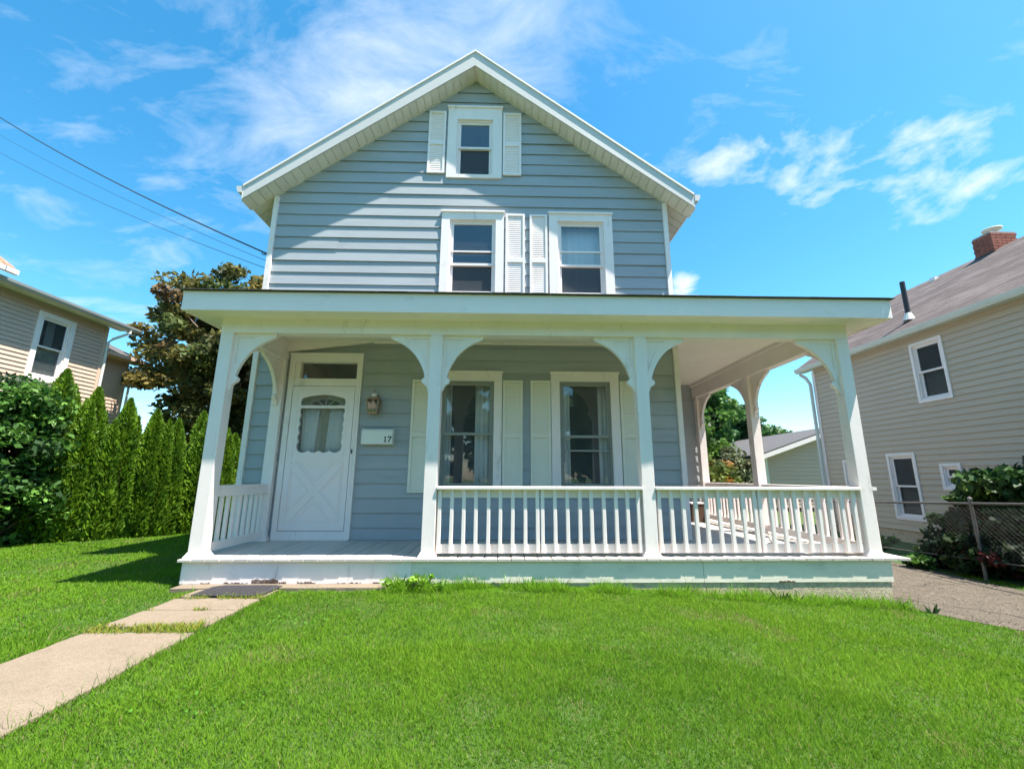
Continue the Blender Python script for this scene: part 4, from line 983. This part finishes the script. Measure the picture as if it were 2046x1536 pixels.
# big broadleaf shrub at the left edge
def shrub(name, label, c, r, nc, per, size, cols, wts, m='leaf', zmin=None, group=None, cat='shrub', rad=(.16, .28), up=.5, stems=7, flat=.7):
    zg_ = gz1(c[0], c[1]); root = empty(name, (c[0], c[1], zg_), label, cat, group)
    pts = ell_points(nc, c, r, zmin if zmin is not None else zg_+.05, .35)
    acc = []
    for p in random.sample(pts, min(stems, len(pts))):
        acc.append(tube([(c[0]+random.uniform(-.1, .1), c[1]+random.uniform(-.1, .1), zg_-.04), ((c[0]+p[0])/2, (c[1]+p[1])/2, zg_+(p[2]-zg_)*.6), p], [.03, .02, .006], 6))
    mk('stem', cat_(*acc), M['bark'], root)
    crown_leaves('foliage', root, pts, [random.uniform(*rad) for _ in pts], per, size, cols, wts, M[m], up=up, flat=flat)
    return root
GRN = [(.045, .115, .022), (.075, .18, .028), (.12, .25, .04), (.028, .07, .02)]
shrub('broadleaf_shrub', 'big dark broadleaf shrub at the left edge in front of the tan house', (-4.95, 2.55, 1.12), (1.0, .75, 1.55), 240, 100, .10, GRN, [3, 4, 3, 2], zmin=-.2, rad=(.2, .32), stems=12)
shrub('broadleaf_shrub', 'low shaded part of shrubbery at the far left edge of the lawn', (-5.9, 2.2, .5), (.7, .6, .85), 90, 70, .13, GRN, [3, 2, 1, 3], zmin=-.2)
# olive brown maple behind the porch
def tree(name, label, base, h, r0, c, r, nc, per, size, cols, wts, group=None, rad=(.4, .75), zmin=None, shell=.3, nl=12, flat=.6):
    root = empty(name, base, label, 'tree', group)
    pts = ell_points(nc, c, r, zmin, shell); limb_tree(root, (base[0], base[1], base[2]-.1), h, r0, pts, M['bark'], nl)
    crown_leaves('crown', root, pts, [random.uniform(*rad) for _ in pts], per, size, cols, wts, M['leaf'], up=.5, flat=flat)
    return root
tree('maple_tree', 'olive brown leafed maple standing behind the left end of the porch', (-5.7, 10.2, gz1(-5.7, 10.2)), 6.6, .2, (-6.0, 10.2, 4.75), (3.8, 2.6, 3.5), 360, 150, .19,
     [(.075, .085, .026), (.14, .13, .036), (.24, .19, .055), (.10, .13, .035), (.15, .10, .045)], [4, 4, 2, 3, 1], rad=(.35, .62), zmin=.6)
G2 = [(.035, .10, .02), (.06, .15, .03), (.10, .20, .04), (.03, .07, .02)]
tree('leafy_tree', 'tall green tree seen through the side porch arch beyond the yard', (14.3, 20, -.4), 6.5, .22, (14.3, 20, 3.9), (2.2, 2.0, 3.0), 120, 110, .30, G2, [2, 3, 2, 2], 'trees behind the side porch', (.45, .8))
tree('leafy_tree', 'lighter green tree just behind the garage roof beside the tall one', (18.6, 23, -.4), 6.0, .2, (18.5, 23, 3.4), (1.9, 1.8, 2.3), 80, 110, .30, [(.06, .14, .05), (.09, .19, .07), (.05, .10, .04)], [2, 2, 1], 'trees behind the side porch', (.4, .7))
tree('leafy_tree', 'dark tree behind the roof of the low garage', (25.5, 30, -.4), 4.5, .2, (25.5, 30, 3.3), (3.0, 2.0, 1.6), 70, 100, .36, G2, [2, 3, 2, 2], 'trees behind the side porch', (.6, 1.0))
shrub('garden_shrub', 'yellow green shrub with orange tips behind the side porch rail', (9.9, 9.3, .55), (.85, .7, .95), 70, 80, .13, [(.13, .16, .03), (.09, .13, .025), (.34, .16, .03), (.20, .17, .05)], [4, 3, 1.0, 2], rad=(.22, .36))
shrub('garden_shrub', 'grey green wispy shrub rising behind the yellow green one', (11.4, 11.0, .9), (.75, .7, 1.1), 60, 70, .13, [(.12, .13, .06), (.09, .12, .05), (.16, .15, .08)], [3, 2, 2], rad=(.22, .36))
shrub('garden_shrub', 'mid green shrub under the tall tree behind the side porch', (10.9, 12.8, 1.7), (1.3, 1.0, 1.5), 90, 90, .17, [(.07, .15, .02), (.11, .20, .03), (.05, .10, .02)], [3, 2, 2], rad=(.3, .5))
shrub('rhododendron', 'dark glossy rhododendron behind the chain link fence', (10.35, .95, .28), (.85, .95, .88), 170, 80, .11, [(.035, .080, .020), (.06, .115, .025), (.14, .22, .045), (.10, .06, .03)], [4, 3, 1.5, .8], 'gloss_leaf', zmin=-.4, rad=(.15, .24), stems=10)
shrub('rhododendron', 'low dark bush with reddish leaves at the foot of the chain link fence', (9.72, 1.2, -.10), (.5, .9, .48), 95, 70, .09, [(.025, .05, .016), (.13, .035, .03), (.04, .07, .02), (.018, .032, .014)], [4, 1.4, 2, 3], 'gloss_leaf', zmin=-.42, rad=(.12, .2))
shrub('rhododendron', 'rounded dark bush beyond the fence nearest the right edge', (10.2, -.25, .05), (.7, .8, .6), 100, 80, .105, [(.022, .055, .016), (.04, .085, .02), (.018, .036, .014)], [4, 3, 3], 'gloss_leaf', zmin=-.42, rad=(.14, .22))
for i, (a, b_, s, lab) in enumerate([(9.0, 2.6, .22, 'low green weed clump on the driveway edge nearest the porch'), (9.55, 2.9, .30, 'dark green bush at the wall of the beige house'), (9.2, 1.7, .16, 'tiny weed clump below the fence')]):
    shrub('weed_clump', lab, (a, b_, gz1(a, b_)+s*.6), (s, s, s*.8), 14, 40, .07, GRN, [2, 3, 2, 2], zmin=-.44, cat='weeds', rad=(.06, .12), stems=3)
shrub('background_hedge', 'dark bushes in the distance under the maple', (-9.0, 17, 1.0), (4.5, 1.5, 1.9), 110, 70, .3, [(.03, .06, .018), (.045, .08, .02)], [1, 1], rad=(.5, .8))
shrub('weed_clump', 'bright leafy weed patch under the second porch post', (2.36, -.17, gz1(2.36, -.17)+.045), (.34, .10, .13), 34, 26, .034, [(.17, .34, .02), (.21, .38, .03), (.12, .26, .02)], [2, 2, 1], zmin=-.30, cat='weeds', rad=(.025, .075), stems=6)
# weeds along the porch foundation
def weed(label, x, y, h, nl, lw_, col):
    z0 = gz1(x, y); root = empty('weed', (x, y, z0), label, 'weed', 'weeds along the porch foundation')
    P = []; A = []; B = []; C = []
    for i in range(nl):
        a = random.uniform(0, 6.28); lean = random.uniform(.15, 1.5); L_ = h*random.uniform(.25, 1.0); segs = 4
        dv = np.array([math.cos(a)*lean, math.sin(a)*lean*.6-.05, 1.0]); dv /= np.linalg.norm(dv); p0 = np.array([x+random.uniform(-.04, .04), y+random.uniform(-.02, .02), z0-.01])
        side = np.cross(dv, [math.sin(a), -math.cos(a), .4]); side /= np.linalg.norm(side)
        P.append(p0+dv*L_*.5); A.append(dv*L_*.5); B.append(side*lw_*random.uniform(.6, 1.1)); C.append(np.array(col)*random.uniform(.7, 1.3))
    leaves('foliage', np.array(P), np.array(A), np.array(B), np.array(C, dtype=np.float32), M['leaf'], root, fold=.35)
weeds = [(2.22, -.16, .15, 26, .022, (.17, .33, .03), 'bright green weed clump at the foot of the second post'), (2.42, -.14, .17, 30, .022, (.18, .35, .03), 'bright leafy weed tuft right of the second post'), (2.60, -.15, .12, 22, .018, (.16, .32, .03), 'smaller bright weed tuft below the left end of the front railing'),
         (3.55, -.12, .15, 12, .010, (.08, .17, .03), 'thin grassy weed against the middle of the porch skirt'), (3.80, -.12, .20, 9, .010, (.07, .15, .03), 'tall thin weed left of the third post on the skirt'), (4.1, -.13, .11, 16, .014, (.10, .22, .03), 'short weed below the right end of the middle railing'),
         (5.02, -.11, .13, 12, .026, (.05, .12, .04), 'broad leaved dark weed right of the third post'), (5.6, -.12, .11, 14, .020, (.06, .13, .03), 'low dark weed in the middle of the right foundation'), (5.95, -.12, .17, 14, .014, (.055, .13, .03), 'upright dark weed on the right foundation'), (6.12, -.12, .12, 14, .018, (.05, .12, .03), 'bushy dark weed beside the upright one'),
         (6.55, -.12, .15, 9, .014, (.06, .13, .04), 'spiky weed near the right end of the foundation'), (6.72, -.12, .10, 10, .022, (.06, .12, .04), 'flat weed near the right end of the foundation'), (7.15, -.20, .13, 14, .030, (.055, .12, .04), 'broad leaved weed at the right porch corner'), (7.32, -.34, .10, 14, .026, (.05, .11, .03), 'dark weed beside the driveway edge at the porch corner')]
for x, y, h, nl, lw_, col, lab in weeds: weed(lab, x+random.uniform(-.05, .05), y, h*random.uniform(.9, 1.4), int(nl*(2.2 if x < 2.7 else 1.0)), lw_*random.uniform(.45, .8), col)

# tree belt added behind the viewer to darken the porch, mirrored in the panes
def added_trees():
    C = []; Rr = []
    for i in range(26):
        cx_ = -46+i*3.9+random.uniform(-1, 1); cy_ = -27+random.uniform(-3, 3); hh = random.uniform(7.5, 11.5)
        for k in range(22):
            d = Vector((random.gauss(0, 1), random.gauss(0, 1), random.gauss(0, 1))).normalized()*random.uniform(.4, 1)
            C.append((cx_+d.x*3.0, cy_+d.y*2.4, -.4+hh*.52+d.z*hh*.46)); Rr.append(random.uniform(.9, 1.5))
    o = crown_leaves('added_tree_belt', None, C, Rr, 60, .75, G2, [2, 3, 2, 2], M['leaf'])
    tag(o, 'belt of green trees added behind the viewer, mirrored in the window panes', 'trees', kind='stuff')
added_trees()
# ------------------------------------------------------------------ grass
def make_grass():
    def band(n, x0, x1, y0, y1, r0, r1):
        x = rng.uniform(x0, x1, n); y = rng.uniform(y0, y1, n); r = np.hypot(x-CX, y-CY); k = (r >= r0) & (r < r1)
        return x[k], y[k]
    xs = []; ys = []
    for x0, x1, y0, y1, r0, r1, den in ((-.6, 7.2, -4.2, -1.4, 0, 3.2, 34000), (-1.8, 8.6, -4.2, .2, 3.2, 4.8, 19000), (-4.5, 9.4, -4.0, 2.6, 4.8, 7.2, 10000), (-7.5, 9.4, -3.5, 6.5, 7.2, 13, 5500)):
        n = int((x1-x0)*(y1-y0)*den); a, b = band(n, x0, x1, y0, y1, r0, r1); xs.append(a); ys.append(b)
    x = np.concatenate(xs); y = np.concatenate(ys)
    jit = .05*(vnoise(x, y, 9, 8)-.5)+.03*(vnoise(x, y, 30, 9)-.5)
    pl = .31-(y < -2.4)*.05+jit; prr = 1.06+np.clip(-y-2, 0, None)*.08+jit
    onpath = (x > pl) & (x < prr) & (y < -.03)
    joint = np.zeros_like(onpath)
    for yy, w in ((-1.30, .085), (-.85, .028), (-.485, .055), (-3.235, .03)): joint |= (np.abs(y-yy+.4*jit) < w) & (vnoise(x, y, 8, 31) > (.15 if w > .04 else .5))
    onapron = (x > -.02) & (x < 2.15) & (y > -.22+jit) & (y < -.02)
    onporch = (x > -.02) & (x < 7.27) & (y > -.03)
    inhouse = (x > -.36) & (y > 1.25)
    ondrive = (x > drive_left(y)+jit*1.5) & (x < 9.2+jit*2)
    beyond = (x > 9.2) & (y > 4)
    keep = ~onporch & ~inhouse & ~ondrive & ~onapron & ~beyond & (~onpath | (joint & (rng.random(len(x)) < .8)))
    isj = (onpath & joint)[keep]; x = x[keep]; y = y[keep]; n = len(x)
    r = np.hypot(x-CX, y-CY)
    p1 = vnoise(x, y, 1.1, 11); p2 = vnoise(x, y, 4.2, 12); p3 = vnoise(x, y, 13, 13)
    h = (.020+.024*rng.random(n))*(.65+.7*p2)*(.85+.3*p1); tall = rng.random(n) < .012; h[tall] *= 2.0; h[isj] *= 1.25
    edge = np.minimum(np.abs(x-.30), np.abs(x-1.08)) < .07; edge &= y < -.1; h[edge] *= 1.35
    near = (y > -.28) & (x > 2.1) & (x < 7.4); h[near] *= 1+3.6*rng.random(near.sum())**1.6*(vnoise(x[near], y[near], 3.5, 61) > .35)
    w = .0014*(1+.28*np.clip(r-2, 0, 8))*(.7+.6*rng.random(n))
    az = rng.random(n)*2*np.pi; lean = .3+1.3*rng.random(n)
    A = np.stack([np.cos(az)*lean, np.sin(az)*lean, np.ones(n)], 1); A /= np.linalg.norm(A, axis=1, keepdims=True)
    ta = az+np.pi/2+rng.normal(size=n)*.6; B = np.stack([np.cos(ta), np.sin(ta), np.zeros(n)], 1)
    z = gz(x, y); z[isj] = -.252
    P = np.stack([x, y, z-.004], 1)+A*h[:, None]*.5
    p0 = vnoise(x+9, y+4, .55, 15); mixv = np.clip(.30*p0+.35*p1+.35*p2+.25*p3-.12+rng.normal(size=n)*.14, 0, 1)[:, None]
    col = np.array([.062, .165, .010])*(1-mixv)+np.array([.180, .325, .022])*mixv
    dry = (rng.random(n) < .04+.12*(p2 < .22)+.25*(vnoise(x, y, 2.3, 44) > .86)); col[dry] = np.array([.26, .24, .09])*(.7+.5*rng.random((dry.sum(), 1)))
    col[isj & (rng.random(n) < .6)] = np.array([.30, .29, .05])
    bright = near & (rng.random(n) < .5); col[bright] = np.array([.15, .32, .02])
    o = leaves('grass', P, A*h[:, None]*.5, B*w[:, None], col.astype(np.float32), M['grass'], None, fold=.2)
    tag(o, 'short mown green grass covering the front lawn', 'grass', kind='stuff')
    # clover and broad-leaved weeds in the turf
    m_ = 20000; cx_ = rng.uniform(-1.5, 8.5, m_); cy_ = rng.uniform(-3.6, -.2, m_)
    k = (vnoise(cx_, cy_, 2.6, 51)*.6+vnoise(cx_, cy_, 8, 52)*.4 > .60+.5*np.clip((cx_-1.7)/1.2, 0, 1)) & ~((cx_ > .25) & (cx_ < 1.2)) & (cx_ < drive_left(cy_)-.1); cx_ = cx_[k]; cy_ = cy_[k]; q = len(cx_)
    az2 = rng.random(q)*6.283; s2 = .004+.007*rng.random(q)
    A2 = np.stack([np.cos(az2), np.sin(az2), .35*rng.normal(size=q)], 1)*s2[:, None]; B2 = np.stack([-np.sin(az2), np.cos(az2), .35*rng.normal(size=q)], 1)*s2[:, None]*.8
    P2 = np.stack([cx_, cy_, gz(cx_, cy_)+.018+.018*rng.random(q)], 1); c2 = np.array([.085, .225, .025])*(.7+.6*rng.random((q, 1)))
    o2 = leaves('clover', P2, A2, B2, c2.astype(np.float32), M['grass'], None, fold=.2)
    tag(o2, 'patches of clover growing in the front lawn', 'clover', kind='stuff')
    # long stray stems along the path edge and in the lawn
    st = [(1.09+.03*random.random(), -2.6+.06*i, random.uniform(.06, .13)) for i in range(30)]+[(random.uniform(1.3, 7.5), random.uniform(-2.6, -.3), random.uniform(.06, .12)) for i in range(60)]
    acc = [tube([(a, b, gz1(a, b)-.005), (a+random.uniform(-.02, .02), b+random.uniform(-.02, .02), gz1(a, b)+h_*.6), (a+random.uniform(-.05, .05), b+random.uniform(-.04, .04), gz1(a, b)+h_)], [.0016, .0013, .0006], 3, False) for a, b, h_ in st]
    M['stem'] = mat('grass_stem', (.10, .16, .03), .8)
    tag(mk('grass_stems', cat_(*acc), M['stem'], fix=False), 'long stray grass stems in the lawn and beside the path', 'grass', kind='stuff')
    print('grass blades', n)
make_grass()
print('objects', len(bpy.data.objects), 'tris', sum(len(o.data.polygons)*2 for o in bpy.data.objects if o.type == 'MESH'))
